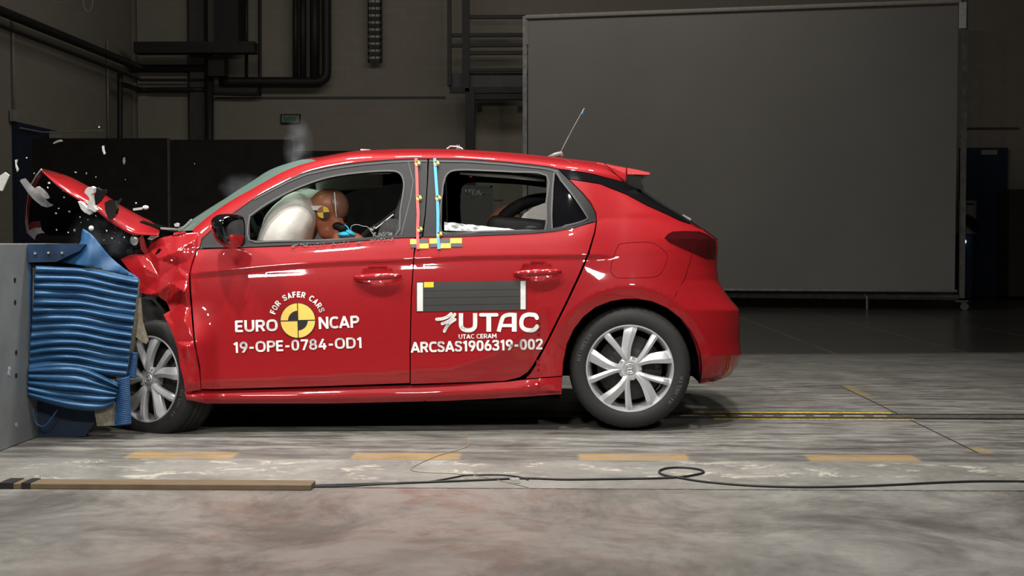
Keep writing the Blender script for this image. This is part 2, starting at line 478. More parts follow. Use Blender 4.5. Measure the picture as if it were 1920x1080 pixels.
ribbon('belt_moulding', [(380, 462), (455, 461), (600, 455), (725, 444.5), (790, 441.5)], 5, MT['trim'], car, off=-.004, far=True, th=.01)
ribbon('belt_moulding', [(796, 441.5), (865, 440.5), (990, 435.5), (1040, 431), (1075, 425), (1112, 413)], 5, MT['trim'], car, off=-.004, far=True, th=.01)
ribbon('window_division_line', [(476, 374), (540, 341), (575, 327), (625, 316), (675, 309), (725, 304.5), (775, 302), (800, 302)], 2.4, MT['black'], car, off=.0025)
ribbon('window_division_line', [(806, 302), (875, 303), (947, 308), (1022, 316), (1046, 322)], 2.4, MT['black'], car, off=.0025)
ribbon('window_division_line', [(765, 303), (775, 340), (770, 370), (752, 441)], 2.0, MT['black'], car, off=.0025)
# quarter panel with arch
arch = [(1053, 739), (1054, 706), (1056, 680), (1063, 645), (1076, 617), (1094, 594), (1117, 576), (1145, 565), (1172, 560.5), (1195, 560.5), (1222, 565), (1250, 577), (1275, 597), (1292, 620), (1303, 645), (1310, 672), (1312, 700), (1312, 720)]
qp = [(1119, 415), (1118, 400), (1108, 380), (1091, 360), (1067, 336), (1125, 345), (1175, 365), (1212, 385), (1250, 402), (1275, 414), (1296, 421), (1322, 433),
      (1346, 450), (1346, 467), (1344, 487), (1344, 500), (1347, 527), (1357, 545), (1372, 565), (1386, 580), (1387, 610), (1387, 645), (1390, 666), (1382, 685), (1370, 702), (1355, 710), (1337, 716), (1312, 720)]
qp = qp + arch[::-1][1:-1] + [(1054, 705), (985, 710.5), (994, 701), (1003, 687), (1027, 641), (1062, 571), (1087, 518), (1104, 478), (1116, 436)]
lamp = [(1246, 446), (1252, 439), (1262, 434), (1285, 433), (1312, 434), (1330, 441), (1343.5, 450), (1344, 467), (1342, 486), (1325, 486), (1300, 475), (1275, 464), (1256, 455)]
flap = roundp([(1163, 457), (1185, 454.5), (1210, 453.5), (1228, 457), (1242, 467), (1251, 476), (1251, 488), (1245, 504), (1236, 516), (1222, 520.5), (1190, 521.5), (1160, 521.5), (1149, 516), (1144.5, 506), (1147, 492), (1152, 476), (1157, 464)], 3)
quarter = panel('rear_quarter_panel', qp, MT['red'], car, [lamp, flap], gap=.6)
panel('tail_lamp', lamp, MT['tail'], car, off=-.004, gap=.5, step=4)
fl = panel('fuel_flap', flap, MT['red'], car, gap=.9, step=5, far=False)
ribbon('bumper_seam', [(1298, 476), (1285, 520), (1265, 556), (1256, 574)], 1.0, MT['under'], car, off=-.0008)
ribbon('wheel_arch_lip', arch[1:-1], 3.2, MT['under'], car, off=.006, far=True, th=.05)
# black strip under floating roof
strip = [(1048, 317), (1100, 324.5), (1140, 334.5), (1172, 343), (1205, 357), (1237, 377), (1270, 397), (1292, 412), (1296, 420), (1275, 413), (1250, 401), (1212, 384), (1175, 364), (1125, 344), (1066, 335)]
panel('quarter_strip', strip, MT['gloss'], car, gap=.3, off=-.001, step=5)
# sill
sp = [(345, 733), (377, 731), (400, 731), (600, 726), (765, 722), (947, 716), (980, 712), (1054, 706), (1053, 739), (981, 744.5), (838, 752), (619, 757), (387, 757), (350, 750)]
panel('sill', sp, MT['red'], car, yf=sill_y, gap=.4, step=5)
# quarter window glass
panel('quarter_window', inset(win_q, -1.5), MT['darkglass'], car, off=.016, gap=0, th=0, step=8)
for wn in (win_f, win_r):  # far side panes only (near panes are shattered)
    ov, fs = cdt(inset(wn, -1.5), [], 12)
    V = [mirror(P(x, y, side_y(x, y)+.018)) for x, y in ov]
    mesh('side_window', V, fs, MT['glass'], car, True)
# fender
fen = [(374, 464), (378, 448), (381, 438), (372, 435), (350, 437), (325, 440.5), (300, 446), (285, 453), (279, 463), (272, 477), (255, 476), (240, 479), (226, 486), (240, 505), (258, 522), (262, 548), (275, 552), (296, 556), (312, 566), (319, 582), (306, 590), (313, 603), (320, 618), (327, 634), (333, 655), (338, 690), (344, 712), (347, 735), (377, 731), (373, 690), (363, 640), (358, 577), (355, 540), (354, 515), (358, 497), (368, 467)]
panel('front_wing', fen, MT['red'], car, gap=.2, step=4)

# ------------------------------------------------------------------ roof / windscreen loft
TT = [(378, 448), (400, 428), (430, 405), (455, 387), (475, 372.5), (505, 355), (540, 337), (575, 322), (625, 311), (675, 304), (725, 299.5), (775, 297), (845, 297), (875, 298), (947, 303), (1022, 311), (1047, 316), (1100, 323.5), (1140, 333.5), (1172, 342)]
GG = [(360, 432), (384, 411), (418, 386), (444, 370), (467, 357.5), (497, 340.5), (530, 322.5), (568, 308), (620, 296), (672, 289), (725, 288), (775, 287), (845, 287.5), (875, 288.5), (947, 293.5), (1022, 301), (1047, 305), (1100, 311), (1140, 318), (1172, 326)]
SS = [(334, 434), (365, 412), (400, 390.5), (430, 373), (452, 359.5), (485, 340), (520, 319), (560, 305), (612, 293), (668, 283.5), (725, 280.5), (775, 279.5), (845, 280), (875, 281), (947, 285.5), (1022, 293), (1047, 296), (1100, 301.5), (1135, 306.5), (1172, 314)]
NT = len(TT); SUB = 6
def spl(A): return [(p.x, p.y) for p in catmull([(a, b, 0) for a, b in A], SUB)]
TS, GS, SSs = spl(TT), spl(GG), spl(SS); NN = len(TS)
def roofpts(i):
    """near half + far half of one cross-section"""
    t, g, s = TS[i], GS[i], SSs[i]
    y0 = side_y(t[0], max(t[1], 280))+.002
    A = P(t[0], t[1], y0); B = P(g[0], g[1], y0+.045); C = P(s[0], s[1], y0+.30)
    yc = .88+yawl(C.x); D = Vector((C.x-(.10 if i < 8*SUB else .02), yc, C.z+.012))
    row = []
    for k in range(5):
        u = k/4.; p = A.lerp(B, u); p.y -= .010*math.sin(math.pi*u); row.append(p)
    for k in range(1, 7):
        u = k/6.; y = B.y+(C.y-B.y)*u; q = math.sin(u*math.pi/2)
        row.append(Vector((B.x+(C.x-B.x)*q, y, B.z+(C.z-B.z)*q)))
    for k in range(1, 4):
        u = k/3.; row.append(Vector((C.x+(D.x-C.x)*math.sin(u*math.pi/2), C.y+(D.y-C.y)*u, C.z+(D.z-C.z)*math.sin(u*math.pi/2))))
    return row
rows = [roofpts(i) for i in range(NN)]
rows = [r+[mirror(v) for v in r[-2::-1]] for r in rows]
W = len(rows[0])
def rn(i, k):
    a = rows[min(i+1, NN-1)][k]-rows[max(i-1, 0)][k]; b = rows[i][min(k+1, W-1)]-rows[i][max(k-1, 0)]
    n = a.cross(b); n.normalize(); return n if n.z > -.2 or True else -n
def loft(name, i0, i1, k0, k1, m, dz=0.0, flip=False):
    V = []; N = []; Fc = []
    for i in range(i0, i1+1):
        for k in range(k0, k1+1):
            n = rn(i, k)
            V.append(rows[i][k]+n*dz); N.append(n)
    w_ = k1-k0+1
    for i in range(i1-i0):
        for k in range(w_-1): Fc.append((i*w_+k, (i+1)*w_+k, (i+1)*w_+k+1, i*w_+k+1))
    if rn((i0+i1)//2, (k0+k1)//2).z < 0: N = [-n for n in N]
    nn = (V[Fc[0][1]]-V[Fc[0][0]]).cross(V[Fc[0][3]]-V[Fc[0][0]])
    if nn.dot(N[Fc[0][0]]) < 0: Fc = [f[::-1] for f in Fc]
    o = mesh(name, V, Fc, m, car, True, N)
    return o
IG = 8*SUB-3
loft('roof_rail', 0, NN-1, 0, 4, MT['red']); loft('roof_rail', 0, NN-1, W-5, W-1, MT['red'])
ws = loft('windscreen', 0, IG, 4, W-5, MT['screen_glass'])
loft('roof', IG, NN-1, 4, W-5, MT['red'])
loft('headliner', IG+2, NN-1, 1, W-2, MT['liner'], dz=-.03)
loft('windscreen_header', IG-3, IG+3, 4, W-5, MT['gloss'], dz=-.004)
# spoiler
spo = [(1118, 303.5), (1135, 306.5), (1150, 310.5), (1175, 314.5), (1174, 341), (1150, 337), (1125, 325)]
def extr(name, poly, ya, yb, m, parent, bev=.0, k=0.0):
    """side outline with its own depth, parallel to the car's length"""
    lowp = max(b for a, b in poly)
    pts = [P(a, b, ya+yawl((a-1025)/374.)+k*(lowp-b)) for a, b in poly]
    n = len(pts); W2 = [Vector((p.x, 2*(.88+yawl(p.x))-p.y if k else p.y+(yb-ya), p.z)) for p in pts]
    mb = MB(); mb.add(pts+W2, [tuple(range(n)), tuple(range(2*n-1, n-1, -1))]+[(i, i+n, (i+1) % n+n, (i+1) % n) for i in range(n)])
    o = mb.build(name, m, parent)
    if bev:
        b = o.modifiers.new('bevel', 'BEVEL'); b.width = bev; b.segments = 3; b.limit_method = 'ANGLE'; b.angle_limit = math.radians(40)
    return o
extr('roof_spoiler', spo, .34, 1.40, MT['red'], car, .006, .0024)
extr('spoiler_lip', [(1176, 314.5), (1200, 319), (1220, 324), (1218, 328), (1176, 327)], .36, 1.40, MT['red'], car, .003, .0027)
extr('spoiler_fin', [(1174, 327.5), (1209, 329.5), (1202, 338), (1205, 357), (1190, 352), (1172, 343)], .37, .41, MT['trim'], car)
extr('spoiler_fin', [(1174, 327.5), (1209, 329.5), (1202, 338), (1205, 357), (1190, 352), (1172, 343)], 1.35, 1.39, MT['trim'], car)
ribbon('spoiler_seam', [(1132, 305), (1150, 322), (1172, 341)], 1.2, MT['under'], car, off=-.012, th=.004)
# tailgate loft between near silhouette and far one
def tail(name, pys, m, bulge=.05, fm=None):
    V = []; Fc = []; K = 13
    for py in pys:
        R = interp(py, REAR)-1.2; a = P(R, py, side_y(R, py)); b = mirror(a)
        for k in range(K):
            u = k/(K-1.); p = a.lerp(b, u); p.x += bulge*(1-(2*u-1)**2); V.append(p)
    for i in range(len(pys)-1):
        for k in range(K-1): Fc.append((i*K+k, (i+1)*K+k, (i+1)*K+k+1, i*K+k+1))
    return mesh(name, V, Fc, m, car, True)
tail('rear_window', [340, 357, 370, 384, 397, 405, 412, 418], MT['darkglass'], .03)
tail('tailgate', [418, 424, 430, 440, 448, 456, 467, 480, 490, 500, 510, 520, 527, 536], MT['red'], .03)
tail('rear_bumper', [536, 545, 555, 565, 573, 580, 590, 610, 630, 645, 655, 666], MT['red'], .04)
tail('rear_diffuser', [666, 675, 685, 694, 702, 706, 710, 713, 716], MT['dark'], .04)
mb = MB(); mb.box(P(1287, 408, .75), (.05, .05, .012), (0, .5, 0)); mb.build('wiper_spindle', MT['silver'], car)
# antenna
mb = MB(); a0 = P(1040, 293, .86)
mb.tube([P(1027, 295, .86), P(1040, 291, .86), P(1052, 287, .86), P(1054, 294, .86)], [.006, .014, .012, .014], 8)
mb.tube([P(1050, 288, .86), P(1055, 278, .86), P(1072, 245, .86), P(1092, 209, .86), P(1096, 203, .86)], [.004, .0035, .003, .003, .003], 6)
ant = mb.build('roof_antenna', mat('antenna_grey', (.16, .16, .15), .4), car, True)
mb = MB(); mb.tube([P(1090.5, 214, .86), P(1093.5, 208, .86)], .0045, 6); mb.build('antenna_band', MT['bluetape'], ant)
# brackets on roof
mb = MB(); q = [P(a, b, .7) for a, b in ((838, 279), (845, 274), (857, 275), (866, 278), (868, 280))]
mb.tube(q, .004, 6)
for a in (857, 861): mb.tube([P(a, 271.5, .7), P(a+.5, 279, .7)], .0035, 6)
mb.build('roof_bracket', MT['silver'], car)
mb = MB(); mb.box(P(688, 282.5, .75), (.055, .12, .007), (0, .05, 0)); mb.build('roof_marker', MT['tape'], car)

# ------------------------------------------------------------------ decals
def decal(name, pts, faces, m, parent, off=-.003, yf=side_y):
    return mesh(name, [P(x, y, yf(x, y)+off) for x, y in pts], faces, m, parent)
def poly_decal(name, poly, m, parent, off=-.003, holes=()):
    ov, fs = cdt(poly, list(holes), 9)
    return decal(name, ov, fs, m, parent, off)
def textfit(s, x0, yb0, x1, yb1, h, bold=.02, shift=0.0, space=1.0):
    vs, fs = textmesh(s, bold, space)
    a = np.array(vs); mn = a.min(0); mx = a.max(0)
    L = Vector((x1-x0, yb1-yb0)); U = Vector((L.y, -L.x)).normalized()*h
    out = []
    for x, y in vs:
        u = (x-mn[0])/(mx[0]-mn[0]); v = (y-mn[1])/(mx[1]-mn[1])
        out.append((x0+L.x*u+U.x*v, yb0+L.y*u+U.y*v))
    return out, fs
def textdecal(name, s, *a, m=None, parent=None, **k):
    o, f = textfit(s, *a, **k); return decal(name, o, f, m or MT['white'], parent, -.0035)
GA, GB = .09, .91
def ring(cx, cy, rx, ry, n=2.5, a0=0, a1=360, k=20):
    o = []
    for i in range(k+1):
        t = math.radians(a0+(a1-a0)*i/k); c, s_ = math.cos(t), math.sin(t)
        o.append((cx+rx*math.copysign(abs(c)**(2/n), c), cy-ry*math.copysign(abs(s_)**(2/n), s_)))
    return o
def spn(p): return [(q.x, q.y) for q in catmull([(a, b, 0) for a, b in p], 4)]
BOWL = [(.09, GA), (.36, GA)]+ring(.36, .315, .24, .225, 2.3, 90, -90, 8)+[(.09, .54)]
GL = {'O': (.84, [ring(.42, .5, .33, .41, 2.6)]), '0': (.64, [ring(.32, .5, .23, .41, 2.6)]),
 'E': (.60, [[(.57, GA), (.09, GA), (.09, GB), (.57, GB)], [(.09, .5), (.52, .5)]]), 'F': (.56, [[(.54, GA), (.09, GA), (.09, 1)], [(.09, .5), (.48, .5)]]),
 'U': (.74, [[(.09, 0), (.09, .58)]+ring(.37, .6, .28, .31, 2.3, 180, 360, 10)+[(.65, 0)]]), 'R': (.70, [[(.09, 1)]+BOWL, [(.38, .54), (.62, 1)]]), 'P': (.66, [[(.09, 1)]+BOWL]),
 'N': (.76, [[(.09, 1), (.09, .04), (.67, .96), (.67, 0)]]), 'C': (.68, [ring(.42, .5, .33, .41, 2.5, 48, 312, 16)]), 'A': (.78, [[(.05, 1), (.39, .03), (.73, 1)], [(.17, .70), (.61, .70)]]),
 '1': (.42, [[(.05, .24), (.28, .07), (.28, 1)]]), '9': (.64, [ring(.32, .33, .23, .24, 2.2), spn([(.55, .33), (.54, .50), (.44, .70), (.24, 1)])]), '6': (.64, [ring(.32, .67, .23, .24, 2.2), spn([(.09, .67), (.10, .50), (.20, .30), (.40, 0)])]),
 '-': (.46, [[(.06, .58), (.40, .58)]]), '7': (.62, [[(.04, GA), (.57, GA), (.24, 1)]]), '8': (.66, [ring(.33, .29, .20, .20, 2.2), ring(.33, .70, .24, .21, 2.2)]), '4': (.70, [[(.42, .02), (.08, .72), (.66, .72)], [(.48, .42), (.48, 1)]]),
 'D': (.78, [[(.09, .5), (.09, GA), (.36, GA)]+ring(.36, .5, .33, .41, 2.4, 90, -90, 12)+[(.09, GB), (.09, .45)]]), 'S': (.64, [spn([(.57, .20), (.47, .11), (.32, .085), (.14, .13), (.09, .28), (.18, .42), (.44, .54), (.55, .68), (.51, .85), (.34, .915), (.17, .89), (.06, .79)])]),
 '3': (.62, [spn([(.07, .17), (.16, .10), (.30, .085), (.48, .14), (.50, .30), (.42, .43), (.26, .47), (.45, .53), (.53, .70), (.47, .86), (.30, .915), (.14, .89), (.05, .80)])]), '2': (.64, [spn([(.07, .22), (.16, .11), (.31, .085), (.48, .13), (.54, .28), (.46, .45), (.10, .90)])+[(.59, .91)]]),
 'M': (.88, [[(.09, 1), (.09, .04), (.44, .62), (.79, .04), (.79, 1)]]), 'T': (.64, [[(.02, GA), (.62, GA)], [(.32, GA), (.32, 1)]]), 'H': (.72, [[(.09, 0), (.09, 1)], [(.63, 0), (.63, 1)], [(.09, .5), (.63, .5)]]),
 'L': (.54, [[(.09, 0), (.09, GB), (.52, GB)]]), 'I': (.24, [[(.12, 0), (.12, 1)]])}
def stroke_mesh(paths, wd):
    V = []; Fs = []; rr = wd/2
    for pts in paths:
        pts = [q for i, q in enumerate(pts) if i == 0 or math.hypot(q[0]-pts[i-1][0], q[1]-pts[i-1][1]) > 1e-4]
        for i, (a, b) in enumerate(zip(pts, pts[1:])):
            t = Vector((b[0]-a[0], b[1]-a[1])).normalized(); nn = Vector((-t.y, t.x))*rr; q = len(V)
            V.extend([(a[0]+nn.x, a[1]+nn.y), (b[0]+nn.x, b[1]+nn.y), (b[0]-nn.x, b[1]-nn.y), (a[0]-nn.x, a[1]-nn.y)]); Fs.append((q, q+1, q+2, q+3))
            if i > 0:
                q = len(V); V.extend([(a[0]+rr*math.cos(k*math.pi/5), a[1]+rr*math.sin(k*math.pi/5)) for k in range(10)]); Fs.append(tuple(range(q, q+10)))
    return V, Fs
def textmesh(s, bold=0.0, space=1.0):
    """letters as strokes; unit height, y up"""
    x = 0; V = []; Fs = []; wd = .15+bold*1.6
    for c in s:
        if c == ' ': x += .38; continue
        w_, pa = GL[c]; v, f = stroke_mesh(pa, wd); b = len(V)
        V += [(x+p, 1-min(max(q, 0), 1)) for p, q in v]; Fs += [tuple(i+b for i in g) for g in f]; x += w_+.10*space
    return V, Fs
textdecal('lettering', 'EURO', 441, 623, 521, 620.5, 22, parent=door_f, bold=.025)
textdecal('lettering', 'NCAP', 598, 617, 674, 614, 22.5, parent=door_f, bold=.025)
textdecal('lettering', '19-OPE-0784-OD1', 438, 662, 678, 652.5, 20.5, parent=door_f, bold=.018)
textdecal('lettering', 'UTAC CERAM', 860, 635.5, 931, 634, 8.5, parent=door_r, bold=.03)
textdecal('lettering', 'ARCSAS1906319-002', 770, 661.5, 1018, 655, 20, parent=door_r, bold=.035)
def arc_text(name, s, cx, cy, r, a0, a1, h, parent, m):
    ws_ = [1.1 if c in 'AOCRS' else (.75 if c == ' ' else .95) for c in s]; tot = sum(ws_); acc = 0
    V = []; Fs = []
    for c, w_ in zip(s, ws_):
        mid = a0+(a1-a0)*(acc+w_/2)/tot; acc += w_
        if c == ' ': continue
        wd = math.radians(abs(a1-a0))/tot*w_*r*.86
        th = math.radians(mid); ux, uy = math.cos(th), -math.sin(th); tx, ty = math.sin(th), math.cos(th)
        bx_, by_ = cx+r*ux, cy+r*uy
        vs, fs = textmesh(c, .05); a = np.array(vs); mn = a.min(0); mx = a.max(0); b = len(V)
        for x, y in vs:
            u = ((x-mn[0])/(mx[0]-mn[0])-.5)*wd; v = (y-mn[1])/(mx[1]-mn[1])*h
            V.append((bx_+tx*u+ux*v, by_+ty*u+uy*v))
        Fs += [tuple(i+b for i in f) for f in fs]
    return decal(name, V, Fs, m, parent, -.0035)
arc_text('lettering', 'FOR SAFER CARS', 558, 601, 43.5, 166, 18, 11, door_f, MT['white'])
def circ(cx, cy, r, a0=0, a1=360, n=36):
    return [(cx+r*math.cos(math.radians(a0+(a1-a0)*k/n)), cy-r*math.sin(math.radians(a0+(a1-a0)*k/n))) for k in range(n+(0 if a1-a0 == 360 else 1))]
bx0 = decal('emblem_backing', circ(558.5, 601, 33.7), [tuple(range(36))], MT['black'], door_f, -.0025)
o0 = decal('emblem', circ(558.5, 601, 32.3), [tuple(range(36))], MT['paleyellow'], door_f, -.0033)
tl = math.radians(1.5)
for a0 in (90, 270):
    c = [(558.5, 601)]+circ(558.5, 601, 18.5, a0+1.5, a0+91.5, 12); decal('emblem_quadrant', c, [tuple(range(len(c)))], MT['black'], door_f, -.0040)
for a in (1.5, 91.5):
    dx, dy = 32.3*math.cos(math.radians(a)), -32.3*math.sin(math.radians(a)); nx, ny = -dy/32.3*.9, dx/32.3*.9
    decal('emblem_cross_line', [(558.5+dx+nx, 601+dy+ny), (558.5-dx+nx, 601-dy+ny), (558.5-dx-nx, 601-dy-ny), (558.5+dx-nx, 601+dy-ny)], [(0, 1, 2, 3)], MT['black'], door_f, -.0040)
def strokes(name, paths, m, parent, ox=780, oy=570, k=7.68, place=None):
    V = []; Fs = []
    def disc(c, r):
        b = len(V); V.extend([(c[0]+r*math.cos(t*math.pi/8), c[1]+r*math.sin(t*math.pi/8)) for t in range(16)]); Fs.append(tuple(range(b, b+16)))
    for pts, w_, cap in paths:
        r = w_/2
        for i, (a, b) in enumerate(zip(pts, pts[1:])):
            t = Vector((b[0]-a[0], b[1]-a[1])).normalized(); n = Vector((-t.y, t.x))*r; q = len(V)
            V.extend([(a[0]+n.x, a[1]+n.y), (b[0]+n.x, b[1]+n.y), (b[0]-n.x, b[1]-n.y), (a[0]-n.x, a[1]-n.y)]); Fs.append((q, q+1, q+2, q+3))
            if i > 0 or cap: disc(a, r)
        if cap: disc(pts[-1], r)
    if place: return V, Fs
    V2 = [(ox+x/k, oy+y/k) for x, y in V]
    return decal(name, V2, Fs, m, parent, -.0035)
def sm(pts): return [(p.x, p.y) for p in catmull([(a, b, 0) for a, b in pts], 4)]
SW = [(sm([(300, 220), (380, 212), (450, 185), (505, 142)]), 46, True), (sm([(380, 283), (440, 260), (500, 222), (558, 150)]), 44, True), (sm([(410, 390), (440, 330), (490, 270), (558, 225)]), 46, True)]
UT = [(sm([(648, 132), (648, 290), (662, 342), (710, 374), (790, 374), (838, 342), (851, 290), (851, 132)]), 62, False),
      ([(932, 156), (1163, 156)], 50, True), ([(1048, 158), (1048, 398)], 68, False),
      (sm([(1190, 398), (1235, 235), (1265, 180), (1330, 156), (1420, 156)]), 58, False), ([(1415, 130), (1415, 398)], 70, False), ([(1225, 310), (1400, 310)], 46, False),
      (sm([(1742, 200), (1715, 162), (1660, 153), (1610, 153), (1550, 178), (1520, 235), (1520, 305), (1550, 352), (1610, 376), (1680, 376), (1722, 352), (1745, 322)]), 60, True)]
strokes('logo_swoosh', SW, MT['white'], door_r); strokes('logo_lettering', UT, MT['white'], door_r)
# dark label panel
def quad(name, x0, y0, x1, y1, m, parent, off, sl=0.0, step=10):
    ov, fs = cdt([(x0, y0), (x1, y0-sl*(x1-x0)), (x1, y1-sl*(x1-x0)), (x0, y1)], [], step)
    return decal(name, ov, fs, m, parent, off)
quad('label_plate', 780.5, 529, 987, 584.5, MT['label'], door_r, -.0028, .016)
quad('label_end', 782, 530, 793, 583.5, MT['tape'], door_r, -.0040, .016)
quad('label_end', 976, 527, 985.5, 580, MT['tape'], door_r, -.0040, .016)
quad('label_corner', 795, 529, 813, 539, MT['yellow'], door_r, -.0040, .016)
for k in (545, 558, 572): quad('label_groove', 794, k, 975, k+.8, MT['black'], door_r, -.0036, .016)
# checker sticker
cw = [(769, 448.5, 12, 0), (782, 448, 19, 1), (805, 447.5, 18, 0), (825, 447.5, 18, 1), (844, 447, 20.5, 0)]
for x0, y0, w_, d in cw:
    dr = door_f if x0 < 770 else door_r
    quad('checker_sticker', x0, y0, x0+w_+1.5, y0+9, MT['yellow'] if d == 0 else MT['black'], dr, -.0036, .02)
    quad('checker_sticker', x0+1, y0+9, x0+w_+2.5, y0+(16 if d == 0 else 18), MT['black'] if d == 0 else MT['yellow'], dr, -.0036, .02)
# tapes
def tape(name, pts, wd, m):
    o = ribbon(name, pts, wd, m, car, off=-.010, th=.0015)
    return o
rt = tape('red_tape', [(780, 296.5), (781.5, 330), (782.5, 371), (784, 400), (783, 430), (783, 443), (784, 467)], 5.5, MT['redtape'])
bt = tape('blue_tape', [(815, 296.5), (817, 330), (820, 371), (821, 400), (821, 438), (823, 467)], 5.5, MT['bluetape'])
def target(cx, cy, r, parent, rot=15, off=-.0125, yf=side_y):
    decal('target_sticker', circ(cx, cy, r), [tuple(range(36))], MT['yellow'], parent, off, yf)
    for a in (60, 240):
        c = [(cx, cy)]+circ(cx, cy, r*.96, a+rot, a+rot+90, 8); decal('target_quadrant', c, [tuple(range(len(c)))], MT['black'], parent, off-.001, yf)
for x, y in ((783, 306), (785.5, 371), (787, 430)): target(x, y, 5.2, rt)
for x, y in ((818.5, 306), (821.5, 371), (824, 439)): target(x, y, 5.2, bt)
# door handles
for (hx, hy), dr in zip(HANDLES, (door_f, door_r)):
    mb = MB(); pts = []; rs = []
    for k in range(11):
        u = k/10.; x = hx-44+u*88; y = hy+4-u*4+1.0
        pts.append(P(x, y, side_y(hx, hy+40)-.012-.022*math.sin(math.pi*clamp(u))**.6)); rs.append(.005+.012*math.sin(math.pi*clamp(u*.92+.04))**.5)
    mb.tube(pts, rs, 12); o = mb.build('door_handle', MT['red'], dr, True)
    if hx < 800:
        mb = MB(); mb.ball(P(hx+33, hy+1, side_y(hx, hy+40)-.036), (.006, .004, .006)); mb.build('lock_cylinder', MT['silver'], o, True)

# ------------------------------------------------------------------ mirror
mc = P(428, 433, -.19)
def MP(a, b, y): return P(a, b, y)
prof = [(395, 418), (399, 408), (410, 402), (430, 400.5), (450, 403.5), (459, 412), (461, 428), (460, 445), (453, 458), (440, 465), (422, 463), (407, 452), (398, 436)]
pr = roundp(prof, 3); nP = len(pr); cx_, cy_ = 428, 432
def gly(a): return -.352+(a-415)*.0040
V = []; Fc = []
secs = [(.0, -.10, .30), (.55, -.13, .1), (.85, -.165, 0), (1., -.21, 0), (.97, -.26, 0), (.8, -.30, 0), (.45, -.325, 0), (.0, -.33, 0)]
for s_, yy, _ in secs:
    for a, b in pr:
        a2 = cx_+(a-cx_)*max(s_, .01); b2 = cy_+(b-cy_)*max(s_, .01); y2 = yy+yawl((a-1025)/374.)+.14
        V.append(P(a2, b2, max(y2, gly(a2)+.004) if a2 > 414 else y2))
for i in range(len(secs)-1):
    for k in range(nP): Fc.append((i*nP+k, i*nP+(k+1) % nP, (i+1)*nP+(k+1) % nP, (i+1)*nP+k))
mr = mesh('door_mirror', V, Fc, MT['gloss'], car, True)
mesh('door_mirror', [mirror(v) for v in V], [f[::-1] for f in Fc], MT['gloss'], car, True)
gp = roundp([(420, 412), (430, 406.5), (446, 407), (455, 414), (457.5, 428), (456, 444), (450, 455), (436, 458), (425, 453), (419, 440), (417.5, 425)], 3)
mesh('mirror_glass', [P(a, b, gly(a)-.002) for a, b in gp], [tuple(range(len(gp)))[::-1]], mat('mirror_silvering', (.6, .6, .6), .03, 1, .02, 10), mr)
mb = MB(); mb.tube([P(440, 452, -.02), P(458, 456, side_y(458, 462)+.02)], [.035, .03], 10); mb.build('mirror_foot', MT['trim'], mr, True)
V = []; s_ = .97
ovm, fsm = cdt([(398, 439), (458, 441), (453, 458), (440, 466), (422, 464), (407, 453)], [], 6)
mesh('mirror_shell', [P(x, y, -.155+.14+yawl((x-1025)/374.)-.17+.02+.0006*((x-428)**2)*.12+.0006*abs(y-445)) for x, y in ovm], fsm, MT['red'], mr, True)
ovm, fsm = cdt([(418, 430), (424, 428), (450, 447), (448, 454), (426, 455), (420, 445)], [], 6)

# ------------------------------------------------------------------ car interior & underside
def yl(px, y): return y+yawl((px-1025)/374.)
inner = [(300, 480), (370, 472), (600, 465), (865, 452), (1040, 442), (1118, 425), (1200, 425), (1290, 440), (1310, 480), (1320, 560), (1320, 690), (1312, 700)]+[p for p in arch[::-1]][1:]+[(980, 740), (400, 750), (352, 745), (345, 690), (335, 600), (300, 560)]
def iny(px, py): return yl(px, .085)+.12*smooth((520-py)/30.)+.12*smooth((400-px)/40.)+max(0, (px-1180)/130.)**2*.25
panel('inner_shell', inner, MT['under'], car, yf=iny, gap=0, th=0, step=14)  # black backing added so no light leaks through the panel gaps
# wheel housings
def housing(cx, cy, r, y0, y1, a0=0, a1=180):
    V = []; n = 18
    for y in (y0, y1):
        for k in range(n+1):
            t = math.radians(a0+(a1-a0)*k/n); c = P(cx, cy, 0.03)
            V.append(Vector((c.x+r*math.cos(t), yl(cx, y), c.z+r*math.sin(t))))
    Fs = [(k, k+1, n+2+k, n+1+k) for k in range(n)]; Fs.append(tuple(range(n+1, 2*n+2)))
    o = mesh('wheel_housing', V, Fs, MT['under'], car, True); return o
housing(1183, 692, .36, .05, .42, -12, 192)
mb = MB(); mb.add([P(a, b, yl(a, y)) for y in (.12, 1.64) for a, b in ((300, 560), (370, 700), (372, 748), (1050, 735), (1052, 600), (1310, 600), (1310, 700), (1340, 700), (1345, 520), (1340, 500), (1052, 500), (400, 560))],
    [tuple(range(12)), tuple(range(23, 11, -1))]+[(i, (i+1) % 12, 12+(i+1) % 12, 12+i) for i in range(12)])
# floor pan: flat tub
V = []
tub = [(352, 745, .10), (1052, 735, .10), (1052, 735, 1.66), (352, 745, 1.66)]
mb = MB()
lo = P(352, 752, yl(352, .06)); 
def slab(name, pts, z0, z1, m):
    mb = MB(); n = len(pts)
    mb.add([Vector((x, y, z0)) for x, y in pts]+[Vector((x, y, z1)) for x, y in pts], [tuple(range(n)), tuple(range(2*n-1, n-1, -1))]+[(i, i+n, (i+1) % n+n, (i+1) % n) for i in range(n)])
    return mb.build(name, m, car)
def xw(px): return (px-1025)/374.
def line_y(x, y): return y+yawl(x)
slab('floor_pan', [(x, line_y(x, y)) for x, y in ((xw(365), .05), (xw(1050), .05), (xw(1050), 1.71), (xw(365), 1.71))], .155, .26, MT['under'])
slab('rear_floor', [(x, line_y(x, y)) for x, y in ((xw(1050), .45), (xw(1320), .45), (xw(1320), 1.31), (xw(1050), 1.31))], .26, .52, MT['under'])
slab('firewall', [(x, line_y(x, y)) for x, y in ((xw(350), .2), (xw(385), .2), (xw(385), 1.56), (xw(350), 1.56))], .25, .90, MT['under'])
